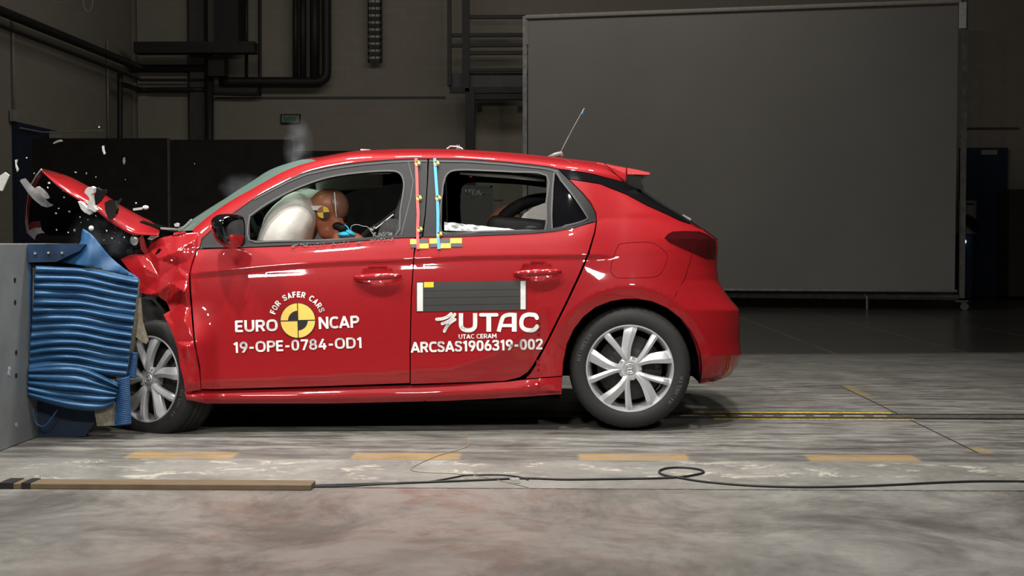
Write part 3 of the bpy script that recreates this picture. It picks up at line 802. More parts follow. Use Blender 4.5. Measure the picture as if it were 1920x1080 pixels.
slab('dashboard', [(x, line_y(x, y)) for x, y in ((xw(385), .16), (xw(470), .16), (xw(470), 1.6), (xw(385), 1.6))], .72, .945, MT['seat'])
slab('parcel_shelf', [(x, line_y(x, y)) for x, y in ((xw(1130), .22), (xw(1290), .3), (xw(1290), 1.46), (xw(1130), 1.54))], .90, .93, MT['seat'])
mb = MB()
mb.box((xw(300), line_y(xw(300), .75), .58), (.42, .80, .40), (0, .1, .05), .05)
mb.box((xw(270), line_y(xw(270), .9), .80), (.30, .5, .16), (0, -.2, .2), .03)
mb.box((xw(240), line_y(xw(240), .9), .45), (.22, .9, .30), (.1, .3, 0), .03)
for k in range(7):
    a = random.uniform(210, 350); mb.tube([P(a, random.uniform(450, 520), random.uniform(.3, .8)), P(a+random.uniform(-40, 40), random.uniform(470, 560), random.uniform(.3, .8))], .015, 6)
mb.build('engine_block', MT['steel'], car)
def seat(px, yc, w_=.5, name='front_seat'):
    x = xw(px); y = line_y(x, yc)
    mb = MB(); mb.box((x-.22, y, .50), (.52, w_, .18), (0, -.15, 0), .06)
    mb.box((x+.12, y, .78), (.17, w_, .62), (0, .35, 0), .07); s_ = mb.build(name, MT['seat'], car, True)
    mb = MB(); mb.box((x+.255, y, 1.135), (.11, .27, .20), (0, .30, 0), .045); mb.tube([(x+.2, y-.06, 1.0), (x+.24, y-.06, 1.1)], .008, 6); mb.tube([(x+.2, y+.06, 1.0), (x+.24, y+.06, 1.1)], .008, 6)
    mb.build('headrest', MT['seat'], s_, True); return s_
seat(655, .50); seat(655, 1.26)
mb = MB(); x = xw(1010); y = line_y(x, .88)
mb.box((x-.2, y, .50), (.50, 1.25, .16), None, .05); mb.box((x+.13, y, .74), (.16, 1.25, .50), (0, .35, 0), .05); rs_ = mb.build('rear_seat', MT['seat'], car, True)
mb = MB(); mb.box((x+.27, y+.45, 1.03), (.09, .24, .14), (0, .3, 0), .03); mb.build('headrest', MT['seat'], rs_, True)
# steering wheel
mb = MB(); c0 = P(497, 440, .47); R = Euler((0, -.45, 0)).to_matrix()
mb.tube([c0+R @ Vector((0, .185*math.cos(t), .185*math.sin(t))) for t in [2*math.pi*k/28 for k in range(28)]], .016, 8, closed=True)
for t in (math.pi/2*3, .2, math.pi-.2): mb.tube([c0, c0+R @ Vector((0, .18*math.cos(t), .18*math.sin(t)))], .018, 6)
mb.ball(c0, (.04, .07, .07)); mb.tube([c0, c0+Vector((-.28, 0, -.10))], .03, 8)
mb.build('steering_wheel', MT['dark'], car, True)
# airbags
def pillow(name, c, r, rot, m, wr=.012, sq=.8, seed=0):
    mb = MB(); mb.ball((0, 0, 0), r, None, 48, 30, sq); R = Euler(rot).to_matrix()
    for v in mb.v:
        n = noise.noise(Vector(v)*9+Vector((seed, 0, 0)))*wr+noise.noise(Vector(v)*22+Vector((seed, 3, 0)))*wr*.35
        v *= (1+n/max(.1, v.length))
    mb.v = [R @ v+Vector(c) for v in mb.v]
    return mb.build(name, m, car, True)
ab = pillow('driver_airbag', P(539, 442, .40), (.128, .27, .235), (0, .42, 0), MT['cloth'])
ov = [(558, 405), (561, 420), (562, 438)]
pillow('passenger_airbag', P(578, 418, 1.2), (.17, .26, .20), (0, .2, 0), MT['cloth'], .02, .8, 5)
mb = MB(); mb.tube([P(549, 372, .42), P(566, 378, .40), P(577, 386, .39), P(584, 392, .38)], [.004, .006, .008, .003], 6); mb.build('airbag_tether', MT['redtape'], ab, True)
# sun visor / far pillar trim / pale strips at the roof edge
mb = MB(); mb.box(P(655, 341, 1.15), (.40, .03, .10), (0, -.08, 0), .01); mb.build('sun_visor', MT['tape'], car)
mb = MB(); mb.tube([P(862, 325, .30), P(905, 327.5, .30), P(960, 331, .30), P(1022, 338, .30)], [.006, .010, .011, .008], 8); mb.build('roof_edge_strip', MT['white'], car, True)  # whitened tube imitating light along the inner roof rail
mb = MB(); mb.box(P(883, 331, .30), (.012, .01, .008)); mb.build('rail_clip', MT['redtape'], car)
mb = MB(); mb.tube([P(640, 323.5, .34), P(690, 324.5, .33), P(731, 324, .33)], .006, 8); mb.build('roof_edge_strip', MT['tape'], car, True)
# belts
mb = MB(); mb.tube([P(752, 388, .32), P(735, 402, .34), P(712, 420, .36), P(692, 431, .38), P(675, 446, .4)], [.012]*5, 4); sb = mb.build('seat_belt', MT['label'], car)
mb = MB(); mb.box(P(697, 430, .345), (.02, .01, .012), (0, .4, 0)); mb.box(P(703, 427, .345), (.015, .01, .01), (0, .4, 0)); mb.build('belt_clip', MT['silver'], sb)
mb = MB(); mb.tube([P(738, 402, .3), P(725, 412, .3), P(705, 428, .32)], .004, 5); mb.build('belt_edge', MT['tape'], sb)
# window ledge film and shards
V = []; n = 24
for k in range(n+1):
    u = k/n; x = 833+u*160; top = 416+u*17+2*noise.noise(Vector((u*14, 0, 0))); bot = 432+u*5
    for j in range(4):
        q = j/3.; V.append(P(x, top+(bot-top)*q, side_y(x, 436)+.03-.018*q+.012*noise.noise(Vector((u*12, q*3, 0)))))
mesh('shattered_pane', V, [(k*4+j, k*4+j+1, k*4+4+j+1, k*4+4+j) for k in range(n) for j in range(3)], mat('frosted_shards', (.36, .37, .37), .35, .2, .25, 60, bump=.5), car)
mb = MB()
for k in range(60):
    x = random.uniform(545, 738); b = interp(x, BELT)+2; s_ = random.uniform(.002, .0055)
    mb.box(P(x, b+random.uniform(-3, 3), side_y(x, b+3)-.006), (s_*1.8, .004, s_*.6), (random.uniform(-.5, .5), random.uniform(-.9, .9), 0))
for k in range(22):
    x = random.uniform(700, 740); mb.box(P(x, 443-random.uniform(0, 7), side_y(x, 446)+.02), (.012, .004, .004), (0, random.uniform(-1, 1), 0))
tag(mb.build('shattered_pane', mat('glass_crumbs', (.25, .25, .24), .4, 0, .3, 60), car), kind='stuff')

# ------------------------------------------------------------------ wheels
def make_wheel(c, R, axis_out, spin=0.):
    """axis_out: unit vector pointing out of the wheel face"""
    ax = Vector(axis_out).normalized(); up = Vector((0, 0, 1)); ux = up.cross(ax).normalized(); uz = ax.cross(ux).normalized()
    if uz.z < 0: uz = -uz
    def T(r, a, d): return c + ux*(r*math.cos(a)) + uz*(r*math.sin(a)) + ax*d
    # tyre
    prof = [(.212, -.005), (.222, .006), (.245, .013), (.272, .012), (.292, .002), (.302, -.012), (.306, -.030), (.3075, -.055), (.302, -.058), (.3075, -.061), (.309, -.088), (.303, -.092), (.309, -.096), (.3085, -.125), (.303, -.128), (.307, -.131), (.306, -.160), (.298, -.185), (.270, -.200), (.225, -.195), (.212, -.185)]
    n = 96; V = []; Fs = []; k_ = R/.309
    for i in range(n):
        a = 2*math.pi*i/n
        for j, (r, d) in enumerate(prof):
            rr = r*k_
            if 4 <= j <= 6 and i % 2: rr -= .004
            V.append(T(rr, a, d))
    m_ = len(prof)
    for i in range(n):
        for j in range(m_-1): Fs.append((i*m_+j, ((i+1) % n)*m_+j, ((i+1) % n)*m_+j+1, i*m_+j+1))
    # rim: barrel + spokes
    V2 = []; F2 = []
    rp = [(.222, .002), (.219, .008), (.214, .008), (.209, .000), (.203, -.018), (.196, -.05), (.190, -.12), (.19, -.18)]
    for i in range(n):
        a = 2*math.pi*i/n
        for r, d in rp: V2.append(T(r*k_, a, d))
    m_ = len(rp)
    for i in range(n):
        for j in range(m_-1): F2.append((i*m_+j, ((i+1) % n)*m_+j, ((i+1) % n)*m_+j+1, i*m_+j+1))
    rimm = MB(); rimm.add(V2, F2)
    # spokes
    for s_ in range(10):
        a0 = math.radians(85+36*s_)+spin; wide = s_ % 2 == 0
        V3 = []; F3 = []; ns = 9
        for q in range(ns):
            u = q/(ns-1.); r = .035+(.212-.035)*u
            if wide: tw = .42*(1-u)**1.6; hw = .021+.013*u**1.3
            else: tw = -.20*(1-u)**1.6; hw = .010+.008*u**.8
            a = a0+tw; dd = .012-.018*(1-u)**1.4*0 + (.006*math.sin(math.pi*u)) - (.010 if u < .1 else 0) - .010*(1 if u > .97 else 0)
            c_ = T(r, a, 0); tdir = (T(r, a+.01, 0)-T(r, a-.01, 0)).normalized()
            sk = .010 if wide else .004
            V3 += [c_-tdir*hw+ax*(dd-.030), c_-tdir*hw+ax*(dd-.006), c_-tdir*hw*.25+ax*(dd+.002), c_+tdir*hw*.7+ax*(dd-sk), c_+tdir*hw+ax*(dd-sk-.006), c_+tdir*hw+ax*(dd-.034)]
        for q in range(ns-1):
            for j in range(6): F3.append((q*6+j, q*6+(j+1) % 6, q*6+6+(j+1) % 6, q*6+6+j))
        rimm.add(V3, F3)
    # hub
    hb = MB(); hp = [(.062, -.04), (.060, -.006), (.048, .004), (.036, .006), (.034, .001), (.0, .001)]
    for nm in (0,):
        V4 = [T(r, 2*math.pi*i/32, d) for i in range(32) for r, d in hp]; m4 = len(hp)
        rimm.add(V4, [(i*m4+j, ((i+1) % 32)*m4+j, ((i+1) % 32)*m4+j+1, i*m4+j+1) for i in range(32) for j in range(m4-1)])
    wl = rimm.build('wheel', MT['rim'], car, True, math.radians(28))
    mesh('tyre', V, Fs, MT['tyre'], wl, True)
    hp = [(.029, .002), (.028, .008), (.024, .010), (.0225, .007), (.0, .0085)]
    V4 = [T(r, 2*math.pi*i/32, d) for i in range(32) for r, d in hp]; m4 = len(hp)
    mesh('hub_cap', V4, [(i*m4+j, ((i+1) % 32)*m4+j, ((i+1) % 32)*m4+j+1, i*m4+j+1) for i in range(32) for j in range(m4-1)], MT['silver'], wl, True)
    mb = MB(); mb.tube([T(.017, 2*math.pi*k/20, .010) for k in range(20)], .002, 5, closed=True); mb.tube([T(.017, math.radians(200), .011), T(.004, math.radians(160), .012), T(.004, math.radians(-20), .012), T(.017, math.radians(20), .011)], .002, 5)
    mb.build('hub_emblem', MT['silver'], wl, True)
    for k in range(5):
        a = math.radians(67+72*k)+spin; mb = MB(); mb.tube([T(.052, a, -.012), T(.052, a, .004)], .009, 6); mb.build('wheel_bolt', MT['silver'], wl)
    dp = [(.165, -.075), (.165, -.060), (.12, -.058), (.11, -.048), (.06, -.045), (0, -.045)]
    V4 = [T(r, 2*math.pi*i/40, d) for i in range(40) for r, d in dp]; m4 = len(dp)
    mesh('brake_drum', V4, [(i*m4+j, ((i+1) % 40)*m4+j, ((i+1) % 40)*m4+j+1, i*m4+j+1) for i in range(40) for j in range(m4-1)], MT['drum'], wl, True)
    dp = [(.185, -.16), (.185, -.15), (0, -.15)]
    V4 = [T(r, 2*math.pi*i/40, d) for i in range(40) for r, d in dp]; m4 = len(dp)
    mesh('brake_shield', V4, [(i*m4+j, ((i+1) % 40)*m4+j, ((i+1) % 40)*m4+j+1, i*m4+j+1) for i in range(40) for j in range(m4-1)], MT['under'], wl, True)
    # lettering around the sidewall
    def wtxt(s, r, a0, a1, h):
        V = []; Fs = []; n = len(s)
        for k, c in enumerate(s):
            a = math.radians(a0+(a1-a0)*(k+.5)/n); vs, fs = textmesh(c, .03); A = np.array(vs); mn = A.min(0); mx = A.max(0)
            wd = abs(math.radians(a1-a0))/n*r*(.8 if c != 'I' else .3); b = len(V); sg = -1 if a1 < a0 else 1
            for x, y in vs:
                u = ((x-mn[0])/(mx[0]-mn[0])-.5)*wd; v = (y-mn[1])/(mx[1]-mn[1])*h
                rr = r+v if sg < 0 else r+h-v
                V.append(T(rr*k_, a+sg*u/r, .0145))
            Fs += [tuple(i+b for i in f) for f in fs]
        mesh('tyre_lettering', V, Fs, MT['tyretext'], wl)
    wtxt('MICHELIN', .250, 172, 138, .020); wtxt('MICHELIN', .250, -42, -8, .020); 
    return wl
flip = Vector((0, -1, 0))
make_wheel(P(1181, 691, .035), .3105, (-.064*.6, -1, 0), spin=math.radians(4))
make_wheel(mirror(P(1181, 691, .035)), .3105, (.03, 1, 0))
FA = Vector((-math.sin(math.radians(31)), -math.cos(math.radians(31)), .09))
make_wheel(P(279, 711, -.03), .307, FA, spin=math.radians(-2))
make_wheel(Vector((xw(300), 1.45, .31)), .309, (.1, 1, 0))

# ------------------------------------------------------------------ bonnet
UL = spl([(77, 317), (84, 318), (125, 330), (160, 347), (200, 368), (225, 385), (262, 405), (282, 415), (300, 430)])
LL = spl([(78, 318), (84, 326), (112, 352), (150, 377), (180, 395), (205, 415), (232, 432), (252, 440), (298, 441)])
n = len(UL); V = []; K = 0
front = [(0, 0, 0)]
for i in range(n):
    s_ = i/(n-1.); u_, l_ = UL[i], LL[i]
    cr = .012*noise.noise(Vector((s_*9, 1, 0)))
    row = []
    for j in range(7):   # visible near flank
        q = j/6.; x = l_[0]+(u_[0]-l_[0])*q; y = l_[1]+(u_[1]-l_[1])*q
        row.append(P(x, y, -.06+.26*q**1.5-.02*math.sin(math.pi*q)+cr*(1-abs(2*q-1))))
    for (ox, oy, yy) in ((-10, 14, .42), (-19, 30, .62), (-24, 48, .80), (-27, 68, .95), (-29, 98, 1.15), (-26, 118, 1.28), (-12, 130, 1.40)):
        f = (1-s_)**.8; row.append(P(u_[0]+ox*f, u_[1]+oy*f+2+s_*3+4*noise.noise(Vector((s_*7, yy*4, 0)))*s_*(1-s_)*3, yy))
    V += row; K = len(row)
Fs = [(i*K+j, i*K+j+1, (i+1)*K+j+1, (i+1)*K+j) for i in range(n-1) for j in range(K-1)]
bon = mesh('bonnet', V, Fs, MT['red'], car, True)
md = bon.modifiers.new('edge', 'SOLIDIFY'); md.thickness = .004; md.offset = 0
# dark inner frame under bonnet skin
bon2 = mesh('bonnet_inner_panel', [v+Vector((0.012, .012, -.02)) for k, v in enumerate(V) if k % K >= 5], [(i*(K-5)+j, i*(K-5)+j+1, (i+1)*(K-5)+j+1, (i+1)*(K-5)+j) for i in range(n-1) for j in range(K-6 if i > 7 else K-8)], MT['under'], bon, True)
mb = MB(); mb.tube([P(a, b, y) for a, b, y in ((77.5, 317.5, -.06), (67, 330, .3), (58, 347, .6), (53, 365, .78))], .0035, 6); mb.build('bonnet_lip', MT['silver'], bon, True)
# crushed nose mass under the bonnet
mb = MB()
mb.box(P(245, 450, .75), (.34, .9, .14), (.1, .3, .1), .02)
mb.build('front_crossmember', MT['under'], car)
mb = MB()
for k in range(26):
    a, b = random.uniform(200, 285), random.uniform(425, 480)
    mb.box(P(a, b, random.uniform(.06, .3)), (random.uniform(.01, .05), .02, random.uniform(.01, .04)), (random.random()*3, random.random()*3, random.random()*3))
tag(mb.build('crumpled_bracketry', MT['steel'], car), kind='stuff')
def shard(name, poly, y, m, parent=None, th=.008, tilt=.03):
    c = (sum(p[0] for p in poly)/len(poly), sum(p[1] for p in poly)/len(poly)); pts = []
    for a, b in poly: pts.append(P(a, b, y+tilt*(a-c[0])/30.+tilt*.6*(b-c[1])/30.))
    pts = [Vector(p) for p in pts]; mb = MB(); mb.prism(pts, (th*.3, th, th*.2)); return mb.build(name, m, parent)
hl = shard('headlamp', [(37, 339), (40, 336), (52, 350), (70, 367), (86, 383), (93, 386), (88, 389), (78, 386), (64, 375), (52, 361)], -.03, MT['tape'], car, .03, .12)  # pale matte material stands in for lamp reflection on the chrome strip
shard('headlamp_bowl', [(65, 353), (69, 350), (77, 356), (83, 362), (88, 370), (88, 373), (82, 370), (74, 363), (67, 361)], -.05, MT['white'], hl, .02, .1)
shard('wing_bracket', [(175, 380), (180, 352), (188, 357), (197, 356), (196, 363), (186, 378), (177, 386)], -.09, MT['trim'], car, .02)
shard('bonnet_catch', [(196, 380), (202, 376), (216, 378), (219, 392), (216, 403), (209, 412), (203, 410), (197, 395)], -.10, MT['gloss'], car, .02)
shard('wing_stay', [(219, 378), (226, 372), (227, 374), (222, 383), (218, 384)], -.08, MT['black'], car)
shard('washer_tube', [(300, 427), (330, 429), (345, 423), (357, 411), (359, 413), (346, 427), (330, 432), (302, 430)], .10, MT['silver'], car, .01)
shard('cowl_panel', [(262, 415), (290, 425), (320, 434), (355, 436), (345, 441), (315, 443), (296, 445), (275, 440), (262, 428)], .12, MT['under'], car, .03)
shard('wing_tab', [(276, 448), (282, 442), (296, 440), (296, 444), (285, 450)], -.02, MT['tape'], car)
shard('hinge_arm', [(261, 445), (266, 441), (270, 452), (274, 465), (279, 473), (272, 477), (264, 468), (262, 455)], -.02, MT['red'], car)
shard('wing_slot', [(291, 476), (297, 466), (302, 467), (297, 477), (292, 479)], side_y(297, 472)-.006, MT['under'], car, .003, 0)
mb = MB(); mb.ball(P(252, 450, -.02), (.022, .012, .030)); mb.build('lamp_reflector', MT['silver'], car, True)
# arch liner of the front wheel
shard('arch_liner', [(262, 560), (285, 562), (302, 580), (316, 603), (328, 636), (332, 655), (325, 655), (318, 640), (305, 622), (295, 622), (270, 632), (262, 630)], .02, MT['tyre'], car, .25, 0)
settle(car, (xw(781), .88, 0.0))

# ------------------------------------------------------------------ dummy
dm = empty('crash_test_dummy')
tag(dm, 'brown crash test dummy in the driver seat, head thrown into the white airbag', 'crash test dummy')
def body_surface(name, caps, balls, m, parent, vox=.009):
    mb = MB()
    for pts, rs in caps: mb.tube(catmull(pts, 4), list(np.interp(np.linspace(0, 1, (len(pts)-1)*4+1), np.linspace(0, 1, len(rs)), rs)), 14)
    for c, r, R in balls: mb.ball(c, r, R, 24, 16)
    o = mb.build(name, m, parent, True)
    r = o.modifiers.new('fuse', 'REMESH'); r.mode = 'VOXEL'; r.voxel_size = vox; r.use_smooth_shade = True
    s_ = o.modifiers.new('soften', 'SMOOTH'); s_.iterations = 4; s_.factor = .6
    return o
HY = .40
hc = P(614, 385, HY); Rt = Euler((0, -.32, 0)).to_matrix()
def Q(a, b, y): return P(a, b, y)
hip = Vector((xw(655)-.12, .36, .62)); chest = Q(655, 475, HY); neck = Q(636, 438, HY)
caps = [([hip, (hip+chest)/2+Vector((.03, 0, 0)), chest, Q(640, 448, HY)], [.15, .135, .13, .07]),
        ([Q(640, 450, HY), Q(632, 425, HY), Q(622, 405, HY)], [.055, .055, .06]),
        ([chest+Vector((0, -.17, 0)), chest+Vector((-.16, -.18, -.16)), chest+Vector((-.34, -.12, -.08)), Q(520, 470, .34)], [.055, .045, .036, .025]),
        ([chest+Vector((0, .17, 0)), chest+Vector((-.16, .20, -.16)), chest+Vector((-.34, .14, -.08)), Q(520, 470, .56)], [.055, .045, .036, .025]),
        ([hip+Vector((0, -.10, 0)), hip+Vector((-.40, -.12, .05)), hip+Vector((-.62, -.11, -.25))], [.085, .06, .045]),
        ([hip+Vector((0, .10, 0)), hip+Vector((-.40, .12, .05)), hip+Vector((-.62, .11, -.25))], [.085, .06, .045])]
balls = [(hc, (.098, .080, .088), Rt), (Q(626, 385, HY), (.068, .074, .080), Rt), (Q(607, 412, HY), (.060, .056, .075), Rt), (Q(615, 432, HY), (.055, .05, .05), Rt), (Q(588, 402, HY), (.028, .022, .02), Rt),
         (chest+Vector((0, -.16, 0)), (.07, .07, .07), None), (chest+Vector((0, .16, 0)), (.07, .07, .07), None)]
for s_ in (-1, 1):   # hands with fingers gripping the wheel rim
    hb = Q(517, 470, .45+s_*.11); balls.append((hb, (.042, .02, .045), None))
    for k in range(4): caps.append(([hb+Vector((-.02, -.03+.02*k, .02)), hb+Vector((-.05, -.03+.02*k, .035)), hb+Vector((-.065, -.03+.02*k, .01))], [.009, .009, .007]))
    caps.append(([hb+Vector((0, -s_*.02, .02)), hb+Vector((-.02, -s_*.04, .045)), hb+Vector((-.045, -s_*.035, .05))], [.011, .010, .008]))
bd = body_surface('body', caps, balls, MT['skin'], dm)
# skull cap (rear) with seam
V = []; mb = MB(); mb.ball((0, 0, 0), (.073, .079, .087), None, 32, 20)
cc = Q(627, 385.5, HY)
mb.v = [v for v in mb.v]
keep = []
vv = [Vector((max(v.x, -.004), v.y, v.z))*(1.0 if v.x > .004 else .97) for v in mb.v]
mb.v = [Rt @ v+cc+Rt @ Vector((.003, 0, 0)) for v in vv]; mb.build('skull_cap', MT['cap'], bd, True)
def head_y(px, py):
    v = P(px, py, HY)-hc; q = Rt.inverted() @ Vector((v.x, 0, v.z)); k = 1-(q.x/.100)**2-(q.z/.092)**2
    return HY-.083*math.sqrt(max(k, .02))-.002
pts = [(627, 360), (628, 372), (629, 384), (629.5, 396), (631, 407)]
V = [P(x+dx, y, HY-.083*math.sqrt(max(.05, 1-((y-385)/31.)**2))-.004) for x, y in pts for dx in (-1, 1)]
mesh('head_seam', V, [(2*k, 2*k+1, 2*k+3, 2*k+2) for k in range(4)], MT['tape'], bd)
yhd = HY-.092
tgt = []
def flat(px, py): return yhd
mesh('head_target', [P(x, y, yhd) for x, y in circ(606, 398, 11.3)], [tuple(range(36))], MT['yellow'], bd)
for a in (93, 273):
    c = [(606, 398)]+circ(606, 398, 11.3, a, a+90, 8)
    mesh('target_quadrant', [P(x, y, yhd-.0015) for x, y in c], [tuple(range(len(c)))], MT['black'] if a == 273 else MT['skin'], bd)
mesh('nose_tape', [P(x, y, yhd+.004) for x, y in ((580, 386), (604, 385.5), (605, 391), (598, 395), (580, 393))], [(0, 1, 2, 3, 4)], MT['tape'], bd)
mb = MB(); mb.ball(Q(633, 424, HY-.045), (.028, .03, .022)); mb.ball(Q(643, 428, HY-.03), (.035, .05, .025)); mb.ball(Q(646, 412, HY), (.012, .03, .03)); mb.build('neck_shield', MT['dark'], bd, True)
mb = MB(); mb.ball(Q(648, 440, HY-.04), (.040, .06, .018)); mb.tube([Q(645, 440, HY-.06), Q(655, 431, HY-.06), Q(650, 424, HY-.06), Q(645, 421, HY-.06)], [.006, .007, .004, .003], 6); mb.ball(Q(658, 437, HY-.05), (.03, .04, .012), Euler((0, .5, 0)).to_matrix())
mb.build('collar', MT['cyan'], bd, True)
mb = MB(); mb.tube(catmull([Q(658, 436, .33), Q(659, 424, .33), Q(670, 421, .33), Q(680, 424, .33), Q(690, 426, .33), Q(700, 440, .33)], 4), .0012, 5); mb.build('instrument_cable', MT['tape'], bd)
settle(dm, hip)

# rear child seat
cs = empty('child_restraint'); tag(cs, 'black and white padded child seat on the rear bench behind the side window', 'child seat')
mb = MB(); mb.tube(catmull([Q(928, 470, .55), Q(938, 420, .55), Q(958, 395, .55), Q(995, 377, .55), Q(1035, 372, .55)], 5), [.03]+[.035]*19+[.03], 10)
mb.box(Q(985, 455, .55), (.42, .40, .26), (0, .1, 0), .05); sh = mb.build('shell', MT['dark'], cs, True)
shp = [(970, 424), (974, 412), (983, 400), (1000, 388), (1022, 380), (1034, 380), (1034, 426), (1000, 426)]
mb = MB(); mb.prism([Q(a, b, .40) for a, b in shp], (0, .06, 0)); o = mb.build('side_wing', MT['cloth'], cs)
b_ = o.modifiers.new('bevel', 'BEVEL'); b_.width = .012; b_.segments = 3
mb = MB(); mb.ball(Q(996, 428, .42), (.07, .08, .025)); mb.build('bolster', MT['seat'], cs, True)
settle(cs, Q(985, 500, .6))
cdm = empty('child_dummy'); tag(cdm, 'small brown dummy slumped low in the rear child seat', 'crash test dummy')
mb = body_surface('body', [([Q(925, 428, .62), Q(945, 412, .62), Q(975, 400, .62)], [.06, .075, .07]), ([Q(905, 445, .62), Q(926, 430, .62)], [.04, .05])], [(Q(926, 421, .50), (.035, .03, .018), None), (Q(932, 424, .60), (.06, .06, .05), None)], MT['cap'], cdm)
settle(cdm, Q(940, 440, .62))
# ------------------------------------------------------------------ deformable barrier
MB_blue = M('blue_honeycomb_cladding'); nz = MB_blue.noise(6, 5, .6, (1, 1, 4)); nz2 = MB_blue.noise(30, 3)
MB_blue.set(Base_Color=MB_blue.mix(MB_blue.ramp(nz, .35, .7), (.016, .062, .145), (.038, .130, .27)), Roughness=MB_blue.ramp(nz2, .3, .7, .32, .5), Metallic=.25)
MB_blue.bump(nz2, .15, .004); BL = MB_blue.m
BLm = mat('blue_sheet', (.020, .088, .21), .5, 0, .15, 8)
BLd = mat('blue_mesh_strip', (.012, .06, .16), .6, .1, .3, 60)
honey = mat('beige_honeycomb', (.17, .155, .11), .8, 0, .25, 60, bump=.5)
bar = empty('deformable_barrier'); tag(bar, 'blue corrugated crush barrier folded between the grey block and the car nose', 'barrier')
BY = -.33
def corr(name, top, bot, nr, amp, y0, parent, nu=44, fan=None):
    TSp = spl(top); BSp = spl(bot); V = []; nv = nr*12
    def at(S_, u): k = u*(len(S_)-1); i = min(int(k), len(S_)-2); f = k-i; return (S_[i][0]*(1-f)+S_[i+1][0]*f, S_[i][1]*(1-f)+S_[i+1][1]*f)
    for j in range(nv+1):
        v = j/nv
        for i in range(nu+1):
            u = i/nu; a, b = at(TSp, u), at(BSp, u)
            wob = .004*noise.noise(Vector((u*2.2, v*nr*.5, 4)))*1.2
            ph = (v*nr+.18*noise.noise(Vector((u*1.3, v*6, 0))))
            w_ = abs(math.sin(math.pi*ph)); am = amp*(.65+.7*(noise.noise(Vector((math.floor(ph)*3.3, u*1.8, 0)))+.5))
            x = a[0]+(b[0]-a[0])*v; y = a[1]+(b[1]-a[1])*v
            V.append(P(x+1.5*noise.noise(Vector((v*14, u, 2))), y, y0-am*(w_**.7)+wob+.02*u))
    Fs = [(j*(nu+1)+i, j*(nu+1)+i+1, (j+1)*(nu+1)+i+1, (j+1)*(nu+1)+i) for j in range(nv) for i in range(nu)]
    o = mesh(name, V, Fs, BL, parent, True); md = o.modifiers.new('sheet', 'SOLIDIFY'); md.thickness = .003; md.offset = 1; return o
corr('side_cladding', [(67, 497), (110, 500), (160, 503), (215, 513), (261, 521)], [(53, 700), (90, 694), (140, 694), (190, 703), (237, 708)], 13, .030, BY, bar)
corr('lower_cladding', [(53, 690), (100, 687), (150, 688), (185, 700), (222, 720)], [(52, 745), (105, 761), (150, 770), (190, 769), (213, 757)], 5, .028, BY-.02, bar)
# folded flap
flapp = roundp([(155, 432), (158, 430), (172, 440), (188, 459), (206, 481), (232, 503), (260, 521), (255, 521), (237, 516), (205, 510), (175, 503), (140, 496), (112, 492), (98, 490), (115, 478), (140, 465), (151, 455), (153, 444)], 2)
ovf, fsf = cdt(flapp, [], 6)
V = [P(x, y, BY-.03+.0011*abs(x-(172-(y-440)*.15))+.0012*(510-y)*.5+.015*noise.noise(Vector((x/35, y/35, 0)))) for x, y in ovf]
o = mesh('torn_flap', V, fsf, BLm, bar, True); md = o.modifiers.new('t', 'SOLIDIFY'); md.thickness = .003; md.offset = -1
mb = MB(); mb.prism([P(a, b, BY-.02) for a, b in ((52, 458), (160, 458), (150, 470), (128, 480), (105, 491), (52, 492))], (0, .98, 0)); beam = mb.build('top_beam', mat('dark_blue_beam', (.012, .035, .08), .5, .2, .4, 10), bar)
for a, b in ((65.5, 475), (90.5, 474), (116, 474)):
    mb = MB(); mb.tube([P(a, b, BY-.02), P(a, b, BY-.03)], .006, 6); mb.build('beam_bolt', MT['silver'], beam)
mb = MB(); mb.prism([P(a, b, BY) for a, b in ((52, 462), (56, 462), (57, 500), (56, 825), (53, 828), (52, 800))], (0, .98, 0)); mb.build('mounting_plate', BLd, bar)
mb = MB(); mb.prism([P(a, b, BY+.03) for a, b in ((55, 495), (64, 495), (63, 560), (58, 640), (54, 700), (54, 760), (60, 765), (60, 810), (55, 810))], (0, .9, 0)); mb.build('adhesive_edge', honey, bar)
mb = MB(); mb.prism([P(a, b, BY+.04) for a, b in ((62, 500), (150, 504), (215, 518), (243, 526), (238, 620), (226, 690), (215, 715), (205, 750), (170, 766), (120, 758), (58, 742))], (0, .16, 0)); mb.build('honeycomb_core', honey, bar)
mb = MB(); mb.prism([P(a, b, BY+.25) for a, b in ((60, 500), (150, 504), (176, 520), (176, 740), (60, 742))], (0, .7, 0)); mb.build('honeycomb_core', honey, bar)
# mesh strips
def strip_mesh(name, poly, y0, n):
    (x0, y0a), (x1, y1a), (x2, y2a), (x3, y3a) = poly; V = []
    for j in range(n*4+1):
        v = j/(n*4.)
        for i in range(3):
            u = i/2.; x = (x0+(x1-x0)*u)*(1-v)+(x3+(x2-x3)*u)*v; y = (y0a+(y1a-y0a)*u)*(1-v)+(y3a+(y2a-y3a)*u)*v
            V.append(P(x, y, y0-.005*abs(math.sin(v*n*math.pi))))
    o = mesh(name, V, [(j*3+i, j*3+i+1, j*3+i+4, j*3+i+3) for j in range(n*4) for i in range(2)], BLd, bar, True)
    md = o.modifiers.new('t', 'SOLIDIFY'); md.thickness = .004; return o
strip_mesh('mesh_strip', [(220, 712), (243, 706), (246.5, 794), (215, 798)], BY+.005, 24)
strip_mesh('mesh_strip', [(245, 661), (259, 662), (255, 708), (239, 706)], BY+.03, 14)
sh2 = [(176, 764), (213, 756), (215, 798), (182, 799), (180, 788)]
mb = MB(); mb.prism([P(a, b, BY+.02) for a, b in sh2], (0, .03, 0)); mb.build('torn_core_edge', honey, bar)
